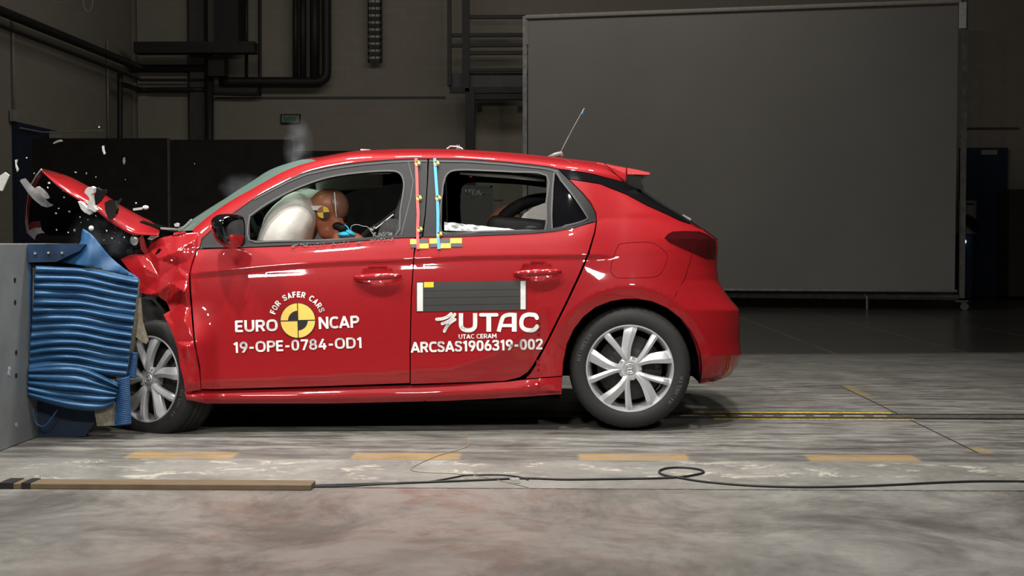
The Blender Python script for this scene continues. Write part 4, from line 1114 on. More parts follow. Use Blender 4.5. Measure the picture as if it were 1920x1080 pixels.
mb = MB(); mb.prism([P(a, b, BY+.02) for a, b in ((260, 560), (262, 558), (266, 605), (277, 640), (274, 645), (262, 638), (255, 632), (259, 600))], (0, .02, 0)); mb.build('torn_core_edge', honey, bar)
mb = MB(); mb.prism([P(a, b, BY+.09) for a, b in ((60, 745), (112, 762), (176, 770), (180, 790), (160, 818), (70, 822), (60, 815))], (0, .02, 0)); mb.build('lower_skirt', mat('navy_sheet', (.006, .018, .045), .7, 0, .2, 8), bar)
mb = MB(); mb.tube(catmull([P(a, b, BY+.03) for a, b in ((62, 766), (64, 785), (72, 797), (84, 798), (96, 785), (108, 768))], 5), .0035, 6); mb.build('blue_wire', BLm, bar)
settle(bar, P(130, 800, .1).xy.to_3d())
# block
bc = M('grey_block_paint'); n1 = bc.noise(3, 6, .6); n2 = bc.noise(40, 3); v_ = bc.noise(12, 3, .5, (1, 1, .15))
bc.set(Base_Color=bc.mix(bc.ramp(n1, .35, .65), (.145, .155, .158), (.20, .21, .212)), Roughness=.5, Metallic=.1); bc.bump(n2, .1, .003)
blk = empty('impact_block'); tag(blk, 'massive grey impact block with rows of bolt holes at the left edge', 'block')
A = P(52.5, 458, BY-.0).x
mb = MB(); top_z = .949
f0 = F(55, 820); g0 = F(0, 849)
ca = Vector((A, f0.y, 0)); dirv = Vector((0, -1, 0))
y_near = g0.y-.9; y_far = 3.2
mb.add([(A, y_far, 0.0), (A+.0, y_near, 0), (A-2.2, y_near, 0), (A-2.2, y_far, 0), (A, y_far, top_z), (A, y_near, top_z), (A-2.2, y_near, top_z), (A-2.2, y_far, top_z)],
       [(0, 1, 2, 3), (4, 5, 6, 7), (0, 1, 5, 4), (1, 2, 6, 5), (2, 3, 7, 6), (3, 0, 4, 7)])
bo = mb.build('block_body', bc.m, blk); b_ = bo.modifiers.new('bevel', 'BEVEL'); b_.width = .006; b_.segments = 2
for a, b in ((27.5, 525), (28, 567), (30, 661), (18, 692), (17, 700), (30, 704), (31, 797)):
    d = ray(a, b); k = (A-CAMP.x)/d.x; p = CAMP+d*k
    mb = MB(); mb.tube([p+Vector((.002, 0, 0)), p+Vector((-.002, 0, 0))], .012, 10); mb.build('bolt_hole', MT['silver'] if a < 20 or b == 797 else MT['dark'], bo)
settle(blk, (A-1.1, 0, 0))

# ------------------------------------------------------------------ floor
fm = M('concrete_floor'); X, Y, Z = fm.xyz()
def band(c, a, b, s=.01):
    return fm.math('MULTIPLY', fm.ramp(c, a-s, a+s), fm.ramp(c, b-s, b+s, 1, 0))
big = fm.noise(.55, 5, .6, (1, 1, 1), .4); mid = fm.noise(2.6, 9, .72, (1, .9, 1), .5); fine = fm.noise(26, 7, .7, (1, 1, 1)); strk = fm.noise(4, 9, .75, (.6, 3.2, 1), .3); strk2 = fm.noise(9, 8, .75, (.35, 3.5, 1), .2)
base = fm.mix(fm.ramp(mid, .35, .68), (.150, .145, .130), (.290, .285, .262))
base = fm.mix(fm.ramp(fine, .35, .7, 0, .35), base, (.12, .105, .085))
# reddish worn paint in the foreground
redm = fm.math('MULTIPLY', band(X, -1.3, .15, .5), fm.ramp(Y, -1.50, -1.52))
base = fm.mix(fm.math('MULTIPLY', redm, fm.ramp(mid, .30, .62, .15, .8)), base, (.20, .155, .138))
redp = fm.math('MULTIPLY', redm, fm.ramp(fm.noise(2.4, 9, .75, (1, .9, 1), .8), .50, .60)); base = fm.mix(fm.math('MULTIPLY', redp, .75), base, (.16, .085, .065))
# foreground dirt
fg = fm.ramp(Y, -1.50, -1.52)
base = fm.mix(fm.math('MULTIPLY', fg, fm.ramp(fm.noise(1.5, 10, .74, (.9, .8, 1), .6), .46, .62, 0, .8)), base, (.070, .062, .052))
# skid streaks on the track lane
lane = fm.math('MULTIPLY', fm.ramp(Y, -1.05, -.75), fm.ramp(Y, 2.2, 3.4, 1, .35))
base = fm.mix(fm.math('MULTIPLY', lane, fm.ramp(strk, .46, .62, 0, .9)), base, (.045, .042, .040))
base = fm.mix(fm.math('MULTIPLY', lane, fm.ramp(strk2, .55, .66, 0, .8)), base, (.10, .065, .035))
base = fm.mix(fm.math('MULTIPLY', band(Y, -.52, -.30, .06), fm.ramp(strk, .38, .6, 0, .7)), base, (.05, .047, .045))
# pale scrapes between dashes and joint
sc_ = fm.math('MULTIPLY', band(Y, -1.36, -.88, .05), fm.ramp(fm.noise(6, 9, .78, (.7, 1.2, 1), .6), .555, .59)); base = fm.mix(fm.math('MULTIPLY', sc_, .85), base, (.46, .43, .35))
# yellow dashes
xm = fm.math('PINGPONG', fm.math('ADD', X, 1.88-.245+1.01*6), .505)
dash = fm.math('MULTIPLY', band(Y, -.845, -.665, .006), fm.ramp(xm, .235, .25, 1, 0))
dash = fm.math('MULTIPLY', dash, band(X, -2.2, 1.75, .05))
base = fm.mix(fm.math('MULTIPLY', dash, fm.ramp(fm.noise(6, 6, .7, (.7, 2, 1)), .30, .62, .85, .28)), base, (.36, .21, .05))
# dark band between dashes
base = fm.mix(fm.math('MULTIPLY', band(Y, -.85, -.62, .03), fm.math('MULTIPLY', fm.math('SUBTRACT', 1.0, dash), fm.ramp(strk, .35, .6, .2, .7))), base, (.07, .068, .062))
# joints
jn = fm.ramp(fm.noise(30, 3), .3, .6, .5, 1)
jl = fm.math('MULTIPLY', band(fm.math('ADD', Y, fm.math('MULTIPLY', fine, .012)), -1.512, -1.492, .003), jn); base = fm.mix(jl, base, (.015, .014, .013))
jl = fm.math('MULTIPLY', band(X, 1.95, 1.962, .003), band(Y, -.6, 2.2, .02)); base = fm.mix(jl, base, (.02, .02, .018))
jl = fm.math('MULTIPLY', band(X, 1.962, 2.03, .006), fm.math('MULTIPLY', fm.math('ADD', band(Y, -.62, -.42, .02), band(Y, 1.6, 2.2, .02)), fm.ramp(fine, .4, .6, .2, .7))); base = fm.mix(jl, base, (.33, .22, .06))
# far glossy dark floor
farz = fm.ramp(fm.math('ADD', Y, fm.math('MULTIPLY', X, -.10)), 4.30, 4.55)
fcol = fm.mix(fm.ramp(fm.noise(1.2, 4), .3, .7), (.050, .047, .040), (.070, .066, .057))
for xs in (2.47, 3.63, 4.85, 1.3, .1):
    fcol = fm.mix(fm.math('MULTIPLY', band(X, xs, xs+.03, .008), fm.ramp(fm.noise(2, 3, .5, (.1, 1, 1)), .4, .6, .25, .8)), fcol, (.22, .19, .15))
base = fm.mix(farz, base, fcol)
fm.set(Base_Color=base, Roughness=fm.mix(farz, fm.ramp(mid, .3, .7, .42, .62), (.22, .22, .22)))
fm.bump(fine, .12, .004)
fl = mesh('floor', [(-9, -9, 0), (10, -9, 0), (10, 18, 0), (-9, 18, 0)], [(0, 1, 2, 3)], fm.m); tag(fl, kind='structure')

# track slot
tr = empty('guide_rail'); tag(tr, 'dark slotted guide rail in the floor with worn yellow edge, running right from the car', 'rail')
xa, xb = -1.9, 7.5
mb = MB(); mb.between((xa, .52, -.0), (xb, .545, .006)); mb.build('slot', MT['black'], tr)
mb = MB(); mb.between((xa, .69, -.0), (xb, .715, .006)); mb.build('slot', MT['black'], tr)
mb = MB(); mb.between((xa, .548, .0), (xb, .687, .004)); mb.build('rail_bed', mat('rail_steel', (.11, .105, .09), .5, .4, .4, 20), tr)
yw = mat('worn_yellow_paint', (.50, .33, .04), .6, 0, .5, 40)
mb = MB(); mb.between((xa, .718, 0), (1.92, .775, .005)); mb.build('yellow_edge', yw, tr)
mb = MB(); mb.between((.9, .502, 0), (1.98, .517, .003)); mb.build('yellow_edge', yw, tr)
x = .55; k = 0; pdash = mat('worn_white_paint', (.40, .40, .36), .6, 0, .4, 50)
while x < 1.85:
    L = random.uniform(.05, .12); mb = MB(); mb.between((x, .605, .004), (x+L, .625, .006)); mb.build('white_dash', pdash, tr); x += L+random.uniform(.04, .10)
settle(tr, (2.8, .62, 0))
# board and cable
wd = M('worn_wood'); g = wd.noise(6, 6, .6, (1, 14, 1)); wd.set(Base_Color=wd.mix(wd.ramp(g, .3, .7), (.10, .068, .038), (.18, .125, .07)), Roughness=.7)
pA = F(-10, 918); pB = F(583, 920)
bd_ = empty('cable_board'); tag(bd_, 'long flat wooden strip lying on the floor at lower left', 'board')
mb = MB(); mb.between((pA.x, pB.y, 0), (pB.x, pB.y+.10, .022), .003); bo_ = mb.build('plank', wd.m, bd_)
for x0, x1 in ((4, 30), (45, 62)):
    a = F(x0, 915).x; b = F(x1, 915).x; mb = MB(); mb.between((a, pB.y-.003, 0), (b, pB.y+.104, .0245)); mb.build('black_tape_band', MT['black'], bd_)
settle(bd_, ((pA.x+pB.x)/2, pB.y+.05, 0))
def cable(name, pts, r, label, m=MT['black'], cat='cable', z=None):
    q = [F(a, b, 0) + Vector((0, 0, r)) for a, b in pts]; mb = MB(); mb.tube(catmull(q, 7), r, 6); o = mb.build(name, m, None, True); tag(o, label, cat); return o
cable('floor_cable', [(575, 913), (600, 912), (700, 909), (800, 906), (900, 902), (970, 899), (1000, 899), (1060, 901), (1150, 900), (1220, 899), (1270, 897), (1300, 893), (1319, 888), (1310, 882), (1280, 878.5), (1250, 880), (1236, 886), (1245, 893), (1275, 898), (1310, 904), (1370, 910), (1440, 914), (1520, 915.5), (1600, 914), (1680, 911), (1760, 907), (1840, 904.5), (1940, 905)], .0048, 'long black cable with a round loop lying on the floor')
cable('floor_cable', [(580, 914), (650, 913), (720, 909), (800, 905), (850, 897), (870, 893), (900, 892), (940, 892), (975, 896), (990, 901)], .0035, 'thin black cable bowing up beside the wooden strip end')
cable('loose_wire', [(862, 813), (875, 817), (879, 828), (876, 838), (850, 847), (822, 855), (795, 866), (770, 880), (790, 886), (850, 889), (900, 894), (950, 905), (990, 915)], .0018, 'thin tan wire curling across the floor below the car', mat('tan_wire', (.25, .19, .10), .7))
mb = MB(); c = F(965, 906); mb.box(c+Vector((0, 0, .01)), (.035, .03, .02), (0, 0, .3), .003); o = mb.build('cable_connector', MT['silver']); tag(o, 'small metal connector lying on the floor cable below the rear door', 'connector')

# ------------------------------------------------------------------ hall
wm = M('painted_block_wall'); n1 = wm.noise(.5, 5, .6); n2 = wm.noise(25, 3)
br = wm.new('ShaderNodeTexBrick'); br.inputs['Scale'].default_value = 2.0; br.inputs['Mortar Size'].default_value = .008
sx = wm.new('ShaderNodeCombineXYZ'); X, Y, Z = wm.xyz(); wm.put(sx.inputs[0], wm.math('ADD', X, Y)); wm.put(sx.inputs[1], Z); wm.nt.links.new(sx.outputs[0], br.inputs['Vector'])
br.inputs['Color1'].default_value = (.30, .27, .22, 1); br.inputs['Color2'].default_value = (.28, .255, .21, 1); br.inputs['Mortar'].default_value = (.24, .22, .18, 1)
wm.set(Base_Color=wm.mix(wm.ramp(n1, .3, .7, 0, .5), br.outputs[0], (.22, .20, .165)), Roughness=.85)
WX = -7.4; WY = 16.6
def plane(name, vs, m):
    o = mesh(name, vs, [(0, 1, 2, 3)], m); tag(o, kind='structure'); return o
plane('wall_back', [(-9, WY, 0), (10, WY, 0), (10, WY, 7), (-9, WY, 7)], wm.m)
plane('wall_left', [(WX, -9, 0), (WX, 18, 0), (WX, 18, 7), (WX, -9, 7)], wm.m)
plane('wall_right', [(9.5, -9, 0), (9.5, 18, 0), (9.5, 18, 7), (9.5, -9, 7)], wm.m)
plane('wall_front', [(-9, -8.9, 0), (10, -8.9, 0), (10, -8.9, 7), (-9, -8.9, 7)], wm.m)
plane('ceiling', [(-9, -9, 7), (10, -9, 7), (10, 18, 7), (-9, 18, 7)], mat('ceiling_paint', (.10, .095, .085), .9, 0, .1, 2))
dk = mat('dark_painted_steel', (.018, .014, .014), .6, .1, .2, 10); dkg = mat('grey_painted_steel', (.06, .058, .054), .6, .1, .15, 10)
lg = mat('pale_conduit', (.28, .265, .235), .7, 0, .1, 10)
def WP(px, py, Y): return P(px, py, Y)
def wbox(name, x0, y0, x1, y1, Y, d, m, label=None, cat=None, parent=None, kind=None, group=None):
    a = P(x0, y0, Y); b = P(x1, y1, Y); mb = MB(); mb.between((min(a.x, b.x), Y, min(a.z, b.z)), (max(a.x, b.x), Y+d, max(a.z, b.z)))
    o = mb.build(name, m, parent)
    if label or kind: tag(o, label, cat, group, kind)
    return o
wbox('trim_1', 404, 181.5, 835, 184, WY-.03, .03, dkg, kind='structure')
wbox('trim_2', 1806, 239, 1910, 242, WY-.03, .03, dkg, kind='structure')
wbox('trim_3', 256, -30, 355, 560, WY-.12, .12, wm.m, kind='structure')
wbox('trim_4', 355, -30, 386, 560, WY-.30, .30, dkg, kind='structure')
# ducts: loop of four risers + header
def pipe(name, pts, r, m, label, cat='pipe', group=None, n=10):
    mb = MB(); mb.tube(pts, r, n); o = mb.build(name, m, None, True); tag(o, label, cat, group); return o
for k, (a, rr, lb) in enumerate(((554, .05, 'slim dark riser pipe, leftmost of the cluster left of the cable ladder'), (568, .06, 'dark riser pipe, second of the cluster left of the cable ladder'), (590, .085, 'thick dark riser pipe, third of the cluster left of the cable ladder'))):
    pipe('riser_pipe', [WP(a, -60, WY-.3), WP(a, 150, WY-.3)], rr, dk, lb)
pipe('exhaust_duct', catmull([WP(612, -60, WY-.3), WP(612, 60, WY-.3), WP(612, 135, WY-.3), WP(606, 148, WY-.3), WP(592, 153, WY-.3), WP(520, 153, WY-.3), WP(412, 153, WY-.3)], 4), .082, dk, 'large dark duct turning from vertical to horizontal on the back wall', 'duct')
pipe('wall_pipe', catmull([WP(487, -60, WY-.2), WP(487, 160, WY-.2), WP(486, 172, WY-.2), WP(478, 177, WY-.2), WP(440, 177, WY-.2), WP(388, 175, WY-.2)], 3), .03, dk, 'thin dark pipe dropping down then turning left beneath the large duct')
pipe('wall_pipe', [WP(393, 90, WY-.45), WP(393, 560, WY-.45)], .07, dk, 'thick vertical dark pipe beside the grey column')
pipe('wall_pipe', [WP(462, -60, WY-.4), WP(462, 145, WY-.4)], .03, dk, 'narrow vertical pipe left of the duct cluster')
wbox('ventilation_trunk', 400, -60, 447, 92, WY-.8, .5, dk, 'broad dark ventilation trunk hanging on the upper back wall', 'duct')
wbox('ceiling_beam', 250, 78, 476, 98, WY-1.0, .3, dk, 'dark horizontal steel beam across the upper left back corner', 'beam')
wbox('valve_box', 390, 105, 420, 142, WY-.7, .3, dk, 'dark valve box under the corner beam on the back wall', 'box')
# left corner pipes: run along left wall then back wall
for (a, ya), (b, yb), rr, lb in (((0, 20), (262, 128), .11, 'thick dark pipe running along the left wall, uppermost of three'), ((0, 48), (258, 150), .045, 'thinner dark pipe under the thick one on the left wall')):
    d = ray(a, ya); p0 = CAMP+d*((WX+.2-CAMP.x)/d.x)
    pts = [p0-(Vector((0, 3, 0))), p0, P(b, yb, WY-.3), P(385, yb, WY-.3)]
    pts[2].x = WX+.25
    pipe('wall_pipe', pts, rr*.6, dk, lb)
pipe('wall_pipe', catmull([WP(225, 560, WY-1.5), WP(225, 170, WY-1.5), WP(226, 160, WY-1.5), WP(236, 160, WY-1.2), WP(262, 168, WY-.3), WP(300, 168, WY-.3), WP(385, 168, WY-.3)], 3), .045, dk, 'dark pipe rising in the left corner then bending right along the back wall')
for a, y0, y1, lb in ((24, 30, 215, 'pale vertical conduit at the far left above a junction box'), (201, 75, 262, 'pale vertical conduit near the left corner')):
    d = ray(a, y0); t = (WX+.04-CAMP.x)/d.x; p0 = CAMP+d*t; d = ray(a, y1); p1 = CAMP+d*((WX+.04-CAMP.x)/d.x); p1.y = p0.y
    pipe('conduit', [p0, p1], .016, lg, lb, 'conduit')
def lw(px, py, off=.05):
    d = ray(px, py); return CAMP+d*((WX+off-CAMP.x)/d.x)
q = lw(26, 217); mb = MB(); mb.box(q, (.06, .14, .16)); o = mb.build('junction_box', lg); tag(o, 'small pale junction box over the corner of the dark blue gate', 'box')
# blue gate on left wall
gt = empty('door_1'); gt['kind'] = 'structure'
gb = mat('navy_gate', (.008, .020, .045), .5, .1, .2, 6)
q0 = lw(28, 228); q1 = lw(105, 250)
mb = MB(); mb.between((WX+.01, q0.y, 0), (WX+.07, q1.y, q0.z)); mb.build('door_leaf', gb, gt)
mb = MB(); a_ = lw(38, 240, .12); b_ = lw(80, 248, .12); mb.tube([a_, b_], .012, 6); mb.tube([b_, b_+Vector((.9, 0, .02))], .01, 6); mb.box(lw(104, 253, .2), (.14, .12, .10)); mb.build('door_closer', lg, gt)
# black screens
sc = mat('black_screen_cloth', (.020, .018, .017), .85, 0, .2, 6, spec=.15); fr = mat('screen_post', (.075, .07, .055), .5, .3, .2, 10)
YB = 7.5
def screen(x0, x1, yt, label, Y=YB, post=True):
    e = empty('partition_screen'); tag(e, label, 'screen')
    a = P(x0, yt, Y); b = P(x1, yt, Y); mb = MB(); mb.between((a.x, Y, .08), (b.x, Y+.03, a.z)); mb.build('panel', sc, e)
    for xx in (a.x+.01, b.x-.01):
        mb = MB(); mb.box((xx, Y+.05, a.z/2), (.03, .03, a.z-.02)); mb.build('post', dk if not post else sc, e)
        mb = MB(); mb.box((xx, Y+.05, .02), (.05, .6, .04)); mb.build('foot', dk, e)
    settle(e, ((a.x+b.x)/2, Y, 0)); return e
screen(60, 313, 259.5, 'black partition screen, leftmost of the dark row behind the crushed nose')
screen(319, 546, 262, 'black partition screen between the narrow pale post and the smoke')
screen(550, 812, 283, 'slightly lower black partition screen directly behind the car roof', YB+.3)
a = P(316, 259, YB-.02); mb = MB(); mb.box((a.x, YB-.02, a.z/2), (.022, .03, a.z)); o = mb.build('screen_post', fr); tag(o, 'narrow pale upright post between two black partition screens', 'post')
# board seen through the rear side window
ub = empty('display_board'); tag(ub, 'dark framed board with pale company lettering, seen through the rear door window', 'board')
YU = 7.2; a = P(842, 350, YU); b = P(923, 414, YU)
mb = MB(); mb.between((a.x, YU, b.z-.2), (b.x, YU+.03, a.z)); mb.build('board', mat('board_grey', (.045, .043, .038), .6, 0, .1, 10), ub)
mb = MB(); mb.between((a.x-.01, YU-.01, b.z-.2), (a.x+.012, YU, a.z+.01)); mb.between((b.x-.02, YU-.01, b.z-.2), (b.x+.01, YU, a.z+.01)); mb.between((a.x, YU-.01, a.z-.01), (b.x, YU, a.z+.012)); mb.build('board_frame', MT['black'], ub)
pal = mat('pale_print', (.26, .26, .24), .7, 0, .05, 10)
v, f = textfit('UTAC', 872, 366, 912, 366, 11.5, bold=.04); mesh('lettering', [P(x, y, YU-.004) for x, y in v], f, pal, ub)
v, f = textfit('UTAC CERAM', 872, 372, 904, 372, 2.6, bold=.02); mesh('lettering', [P(x, y, YU-.004) for x, y in v], f, mat('dim_print', (.14, .14, .13), .7), ub)
v, f = strokes('x', SW, None, None, place=True); mesh('logo_swoosh', [P(848+(x-275)/310*20, 354+(y-120)/295*17, YU-.004) for x, y in v], f, pal, ub)
mb = MB(); xm_ = (a.x+b.x)/2; mb.box((xm_, YU+.05, .35), (.05, .05, .7)); mb.box((xm_, YU+.05, .02), (.5, .4, .04)); mb.build('stand', dk, ub)
settle(ub, (xm_, YU, 0))
wbox('coat_hook_rail', 926, 373, 942, 375, WY-.1, .05, lg, 'small pale bracket on the back wall seen through the rear window', 'bracket')
# exit sign
ex = empty('exit_sign'); tag(ex, 'small framed sign with green lettering on the back wall above the smoke', 'sign')
wbox('frame', 526, 214, 563, 231.5, WY-.06, .05, MT['dark'], parent=ex); wbox('face', 528, 216, 561, 229.5, WY-.07, .01, mat('sign_face', (.20, .19, .14), .6), parent=ex)
for k in range(6): wbox('green_mark', 532+k*4.1, 218.5+(k % 2), 535+k*4.1, 226.5, WY-.075, .004, mat('dim_green', (.02, .13, .10), .6), parent=ex)
settle(ex, P(544, 231, WY-.03))
# hanging cable ladder
cl = empty('cable_ladder'); tag(cl, 'narrow vertical ladder tray with pale slots hanging on the back wall', 'cable ladder')
pale = mat('pale_slot', (.42, .40, .34), .7, 0, .1, 10)
for x0, x1 in ((689, 692), (712.5, 716)): wbox('rail', x0, -60, x1, 117, WY-.25, .08, dk, parent=cl)
for k in range(13):
    y = 113-k*13.2; wbox('rung', 690, y-2.0, 715, y+4.0, WY-.25, .08, dk, parent=cl)
    for j in range(5): 
        if k > 0: wbox('slot', 692+j*4.1, y+4.2, 692+j*4.1+2.7+(j % 2), y+10.5, WY-.2, .02, pale, parent=cl)
settle(cl, P(702, 117, WY-.2))
# mezzanine steel stair frame
mz = empty('steel_mezzanine'); tag(mz, 'dark steel landing with posts and cross rails beside the big grey screen', 'mezzanine')
YM = WY-1.2
for x0, x1, y0, y1 in ((838, 846, -60, 160), (866, 880, -60, 172)): wbox('post', x0, y0, x1, y1, YM, .12, dk, parent=mz)
for x0, x1 in ((872, 890), (980, 996)): wbox('post', x0, 165, x1, 560, YM, .15, dk, parent=mz)
wbox('post', 990, 85, 996, 170, YM, .1, dk, parent=mz)
for y0, y1, x0 in ((28, 34, 880), (62, 68, 840), (82, 87, 842), (95, 102, 880), (128, 134, 880), (163, 174, 843)): wbox('cross_rail', x0, y0, 992, y1, YM+.02, .08, dk, parent=mz)
wbox('kick_plate', 842, 137, 990, 166, YM+.15, .03, dkg, parent=mz); wbox('lintel', 885, 172, 985, 186, YM+.05, .2, dk, parent=mz)
settle(mz, P(930, 560, YM))
d2 = wbox('door_2', 893, 187, 980, 560, WY-.06, .05, mat('cream_door', (.36, .32, .24), .7, 0, .06, 2), kind='structure')
for x0 in (894, 971): wbox('hinge_plate', x0, 199, x0+10, 210, WY-.09, .03, dkg, parent=d2)
# big grey rolling screen
bs = empty('rolling_screen'); tag(bs, 'very large grey fabric screen on a wheeled metal frame at right', 'screen')
sl = P(988, 500, 13.3); sr = P(1797, 500, 12.0)
cm = M('grey_screen_fabric'); n1 = cm.noise(.6, 4); n2 = cm.noise(60, 2); X, Y, Z = cm.xyz()
cm.set(Base_Color=cm.mix(cm.ramp(n1, .3, .7), (.205, .198, .182), (.235, .228, .21)), Roughness=.9, Specular_IOR_Level=.1)
def SPt(px, py):
    d = ray(px, py); n = Vector((-(sr.y-sl.y), sr.x-sl.x, 0)); k = (sl-CAMP).dot(n)/d.dot(n); return CAMP+d*k
V = [SPt(a, b) for a, b in ((990, 33), (1797, 4), (1790, 545), (990, 541))]
V += [v+Vector((0, .02, 0)) for v in V]
mesh('fabric', V, [(0, 1, 2, 3), (7, 6, 5, 4), (0, 4, 5, 1), (1, 5, 6, 2), (2, 6, 7, 3), (3, 7, 4, 0)], cm.m, bs)
gal = mat('galvanised_frame', (.20, .20, .19), .5, .4, .25, 12)
mb = MB(); mb.tube([SPt(986, 33)-Vector((0, .04, 0)), SPt(1800, 3)-Vector((0, .04, 0))], .035, 8); mb.build('top_bar', mat('pale_top_bar', (.33, .30, .26), .7), bs)
mb = MB(); mb.tube([SPt(987, 40), SPt(987, 84)], .04, 6); mb.build('sleeve', lg, bs)
mb = MB(); mb.tube([SPt(990, 541)-Vector((0, .03, 0)), SPt(1793, 546)-Vector((0, .03, 0))], .022, 8); mb.build('bottom_bar', gal, bs)
mb = MB(); mb.tube([SPt(990, 551)+Vector((0, .3, 0)), SPt(1802, 558)+Vector((0, .1, 0))], .04, 4); mb.build('base_rail', gal, bs)
for a in (1803, 984):
    mb = MB(); tz = SPt(a, 3 if a > 1500 else 38); p = SPt(a, 560); mb.box((p.x, p.y, (tz.z+.15)/2+.04), (.065, .065, tz.z-.12)); mb.build('upright', gal, bs)
    mb = MB(); mb.box((p.x, p.y, .13), (.16, .10, .02)); mb.tube([(p.x+.04, p.y-.02, .055), (p.x+.04, p.y+.02, .055)], .055, 14); mb.box((p.x+.02, p.y, .09), (.05, .06, .05)); mb.build('caster', gal, bs)
mb = MB(); a = SPt(1618, 553); mb.tube([a+Vector((.18, 1.0, .06)), a+Vector((0, -.25, -.03))], .022, 4); mb.tube([a+Vector((0, -.25, -.02)), a+Vector((0, -.25, -.20))], .018, 6); mb.build('support_foot', gal, bs)
mb = MB(); p = SPt(1803, 30); mb.box((p.x, p.y-.05, p.z), (.09, .03, .36)); mb.build('white_bracket', mat('white_bracket', (.62, .64, .62), .6), bs)
settle(bs, ((sl.x+sr.x)/2, 12.65, 0))
# right side door & things
nb = mat('navy_door', (.010, .022, .055), .5, 0, .15, 6)
d3 = wbox('door_3', 1800, 277, 1886, 556, WY-.08, .06, nb, kind='structure')
sg = empty('door_sign'); tag(sg, 'small pale plate near the top of the dark blue door at right', 'sign')
wbox('plate', 1840, 281, 1870, 290, WY-.1, .015, lg, parent=sg); settle(sg, P(1855, 290, WY-.1))
wbox('blue_rail', 1886, 420, 1893, 556, WY-.2, .05, mat('blue_upright', (.02, .05, .11), .6), 'narrow dark blue upright beside the door at the right edge', 'post')
cb = empty('control_cabinet'); tag(cb, 'pale control cabinet with bundled black cables beside the screen upright at right', 'cabinet')
wbox('box', 1800, 376, 1830, 438, WY-1.0, .3, mat('pale_cabinet', (.32, .32, .29), .6), parent=cb); wbox('vent', 1812, 381, 1826, 384, WY-1.01, .01, MT['dark'], parent=cb)
mb = MB()
for k in range(5): mb.tube(catmull([P(1806, 405+k*4, WY-1.06), P(1816, 406+k*4, WY-1.1), P(1826, 412+k*5, WY-1.1), P(1830, 420+k*3, WY-1.06)], 4), .03, 6)
mb.build('cable_bundle', MT['black'], cb); wbox('stand', 1804, 438, 1822, 560.3, WY-1.0, .25, mat('blue_stand', (.012, .045, .11), .5), parent=cb)
o = MB().ball(P(1808, 453, WY-1.05), (.035, .02, .035)).build('indicator_lamp', mat('lit_indicator', (.9, .9, .9), .5, emit=((1, .97, .9), 1.4)), cb, True)
settle(cb, P(1815, 555, WY-.9))
wbox('dark_cupboard', 1893, 355, 1960, 556, WY-.9, .6, mat('brown_black_cupboard', (.045, .038, .030), .7), 'tall dark brown cupboard cut by the right frame edge', 'cupboard')
# loops of cable at the top left
for cx, cy, rx, ry, lb in ((165, 0, 9, 22, 'small loop of pale cable hanging near the upper left ceiling, right one'), (115, -8, 17, 14, 'wide loop of pale cable hanging near the upper left ceiling, left one')):
    mb = MB(); mb.tube([P(cx+rx*math.cos(t), cy+ry*math.sin(t), 11.) for t in [2*math.pi*k/24 for k in range(24)]], .006, 5, closed=True); o = mb.build('hanging_cable', lg, None, True); tag(o, lb, 'cable')

# ------------------------------------------------------------------ flying debris
wh = mat('white_plastic_debris', (.62, .62, .60), .4, 0, .1, 30); gy = mat('grey_plastic_debris', (.16, .16, .15), .5, 0, .2, 30)
def deb(poly, y, m, label, name='plastic_shard', th=.006, group=None):
    o = shard(name, poly, y, m, None, th); tag(o, label, 'debris', group); return o
deb([(-6, 333), (9, 323), (17, 329), (4, 358), (-6, 356)], -.35, wh, 'white plastic fragment in mid-air at the left frame edge', 'plastic_fragment')
deb([(160, 356), (163, 352), (168, 352), (171, 350), (176, 353), (175, 362), (171, 364), (172, 371), (174, 386), (181, 394), (178, 398), (172, 394), (163, 392), (164, 382), (168, 373), (165, 368), (158, 361)], -.13, wh, 'jagged white foam fragment lying across the raised bonnet', 'foam_fragment', .02)
deb([(146, 378), (152, 380), (158, 386), (166, 392), (172, 398), (168, 403), (158, 398), (152, 392)], -.12, wh, 'glittering pale fragment under the bonnet edge beside the foam', 'foam_fragment', .02)
deb([(249, 391), (265, 389), (266, 393), (250, 395)], -.1, wh, 'flat white sliver flying above the rear of the bonnet')
o = MB().ball(P(273, 389, -.1), (.016, .01, .011)).build('plastic_debris', wh, None, True); tag(o, 'rounded white cap flying just above the bonnet', 'debris')
o = MB().ball(P(171, 428, -.2), (.013, .010, .013)).build('plastic_debris', wh, None, True); tag(o, 'round white disc in mid-air above the blue flap', 'debris')
deb([(326, 420), (331, 418), (336, 420), (335, 425), (328, 425)], -.02, wh, 'small bright fragment above the base of the windscreen')
deb([(28, 300), (32, 299), (30, 308), (34, 318), (32, 322), (29, 312)], -.2, wh, 'curved pale sliver in front of the dark blue gate')
deb([(191, 274), (194, 273), (195, 282), (197, 288), (195, 290), (192, 283)], -.1, wh, 'thin curved sliver high above the raised bonnet, in front of the left black screen')
deb([(231, 296), (233, 295), (234, 305), (232, 309), (230, 302)], .2, gy, 'dim curved sliver beside the upper centre of the left black screen')
deb([(99, 268), (107, 263), (113, 262), (117, 265), (108, 267), (101, 270)], .2, gy, 'grey twisted sliver under the gate closer', 'plastic_shard')
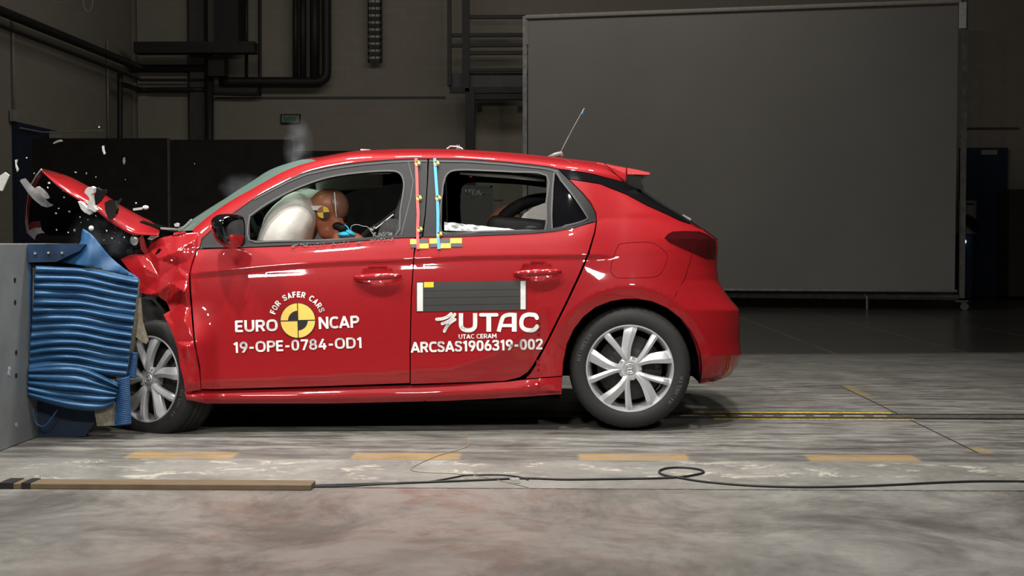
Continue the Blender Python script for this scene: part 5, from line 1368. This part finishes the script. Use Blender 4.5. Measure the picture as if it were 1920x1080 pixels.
for k, (a, b, w_) in enumerate(((142, 323, 4), (162, 325, 4.5), (180, 332, 3), (186, 238, 4), (255, 381, 4), (235, 337, 2.5), (120, 370, 4), (105, 400, 4), (110, 391, 3), (130, 397, 5), (106, 431, 4), (140, 432, 6), (195, 450, 4), (180, 405, 4), (150, 407, 3.5), (200, 433, 5), (210, 447, 3), (225, 455, 3.5), (233, 445, 3), (118, 358, 3), (92, 343, 5), (165, 412, 3), (64, 325, 3), (365, 307, 2), (50, 296, 3), (240, 470, 4), (322, 488, 4), (90, 352, 3), (128, 436, 3), (187, 440, 3), (216, 436, 2.5), (152, 417, 2))):
    s_ = w_/374./2*.75; mb = MB(); c = P(a, b, random.uniform(-.25, .1))
    if (a, b) == (322, 488): c = P(a, b, side_y(a, b)-.02)
    mb.box(c, (s_*1.7, s_, s_*1.9), (random.random()*3, random.random()*3, random.random()*3)); 
    m_ = (wh, gy, wh, MT['silver'])[k % 4]; o = mb.build('debris_chip', m_)
    tag(o, 'tiny pale chip of plastic flying around the crushed car nose', 'debris', 'tiny plastic chips flying around the nose')

# ------------------------------------------------------------------ smoke
def smoke(c, r, dens_, label, seed=0, col=(.75, .8, .9)):
    mb = MB(); mb.ball(c, r); o = mb.build('smoke_puff', None if False else MT['white']); o.data.materials.clear()
    m = bpy.data.materials.new('smoke'); m.use_nodes = True; nt = m.node_tree; nt.nodes.remove(nt.nodes['Principled BSDF']); out = nt.nodes['Material Output']
    tc = nt.nodes.new('ShaderNodeNewGeometry'); sb_ = nt.nodes.new('ShaderNodeVectorMath'); sb_.operation = 'SUBTRACT'; sb_.inputs[1].default_value = c; nt.links.new(tc.outputs['Position'], sb_.inputs[0])
    dv = nt.nodes.new('ShaderNodeVectorMath'); dv.operation = 'DIVIDE'; dv.inputs[1].default_value = r; nt.links.new(sb_.outputs[0], dv.inputs[0])
    ln = nt.nodes.new('ShaderNodeVectorMath'); ln.operation = 'LENGTH'; nt.links.new(dv.outputs[0], ln.inputs[0])
    mr_ = nt.nodes.new('ShaderNodeMapRange'); mr_.inputs[1].default_value = .15; mr_.inputs[2].default_value = 1.; mr_.inputs[3].default_value = 1; mr_.inputs[4].default_value = 0; nt.links.new(ln.outputs['Value'], mr_.inputs[0])
    nz_ = nt.nodes.new('ShaderNodeTexNoise'); nz_.inputs['Scale'].default_value = 14; nz_.inputs['Detail'].default_value = 4; nt.links.new(tc.outputs['Position'], nz_.inputs[0])
    r2 = nt.nodes.new('ShaderNodeMapRange'); r2.inputs[1].default_value = .38; r2.inputs[2].default_value = .7; nt.links.new(nz_.outputs[0], r2.inputs[0])
    mu = nt.nodes.new('ShaderNodeMath'); mu.operation = 'MULTIPLY'; nt.links.new(mr_.outputs[0], mu.inputs[0]); nt.links.new(r2.outputs[0], mu.inputs[1])
    m2 = nt.nodes.new('ShaderNodeMath'); m2.operation = 'MULTIPLY'; m2.inputs[1].default_value = dens_; nt.links.new(mu.outputs[0], m2.inputs[0])
    vs_ = nt.nodes.new('ShaderNodeVolumeScatter'); vs_.inputs['Color'].default_value = (*col, 1); nt.links.new(m2.outputs[0], vs_.inputs['Density']); nt.links.new(vs_.outputs[0], out.inputs['Volume'])
    o.data.materials.append(m); tag(o, label, 'smoke', kind='stuff'); return o
smoke(P(560, 280, .95), (.09, .15, .20), 2.2, 'thin bluish smoke wisp rising from the top of the windscreen')
smoke(P(455, 352, .8), (.14, .2, .09), 1.2, 'faint smoke hovering in front of the windscreen')
smoke(P(672, 378, .8), (.14, .12, .17), 3.2, 'bluish smoke inside the cabin behind the dummy head')
smoke(P(205, 440, .0), (.22, .12, .16), 1.8, 'thin grey dust around the crushed nose above the blue flap')
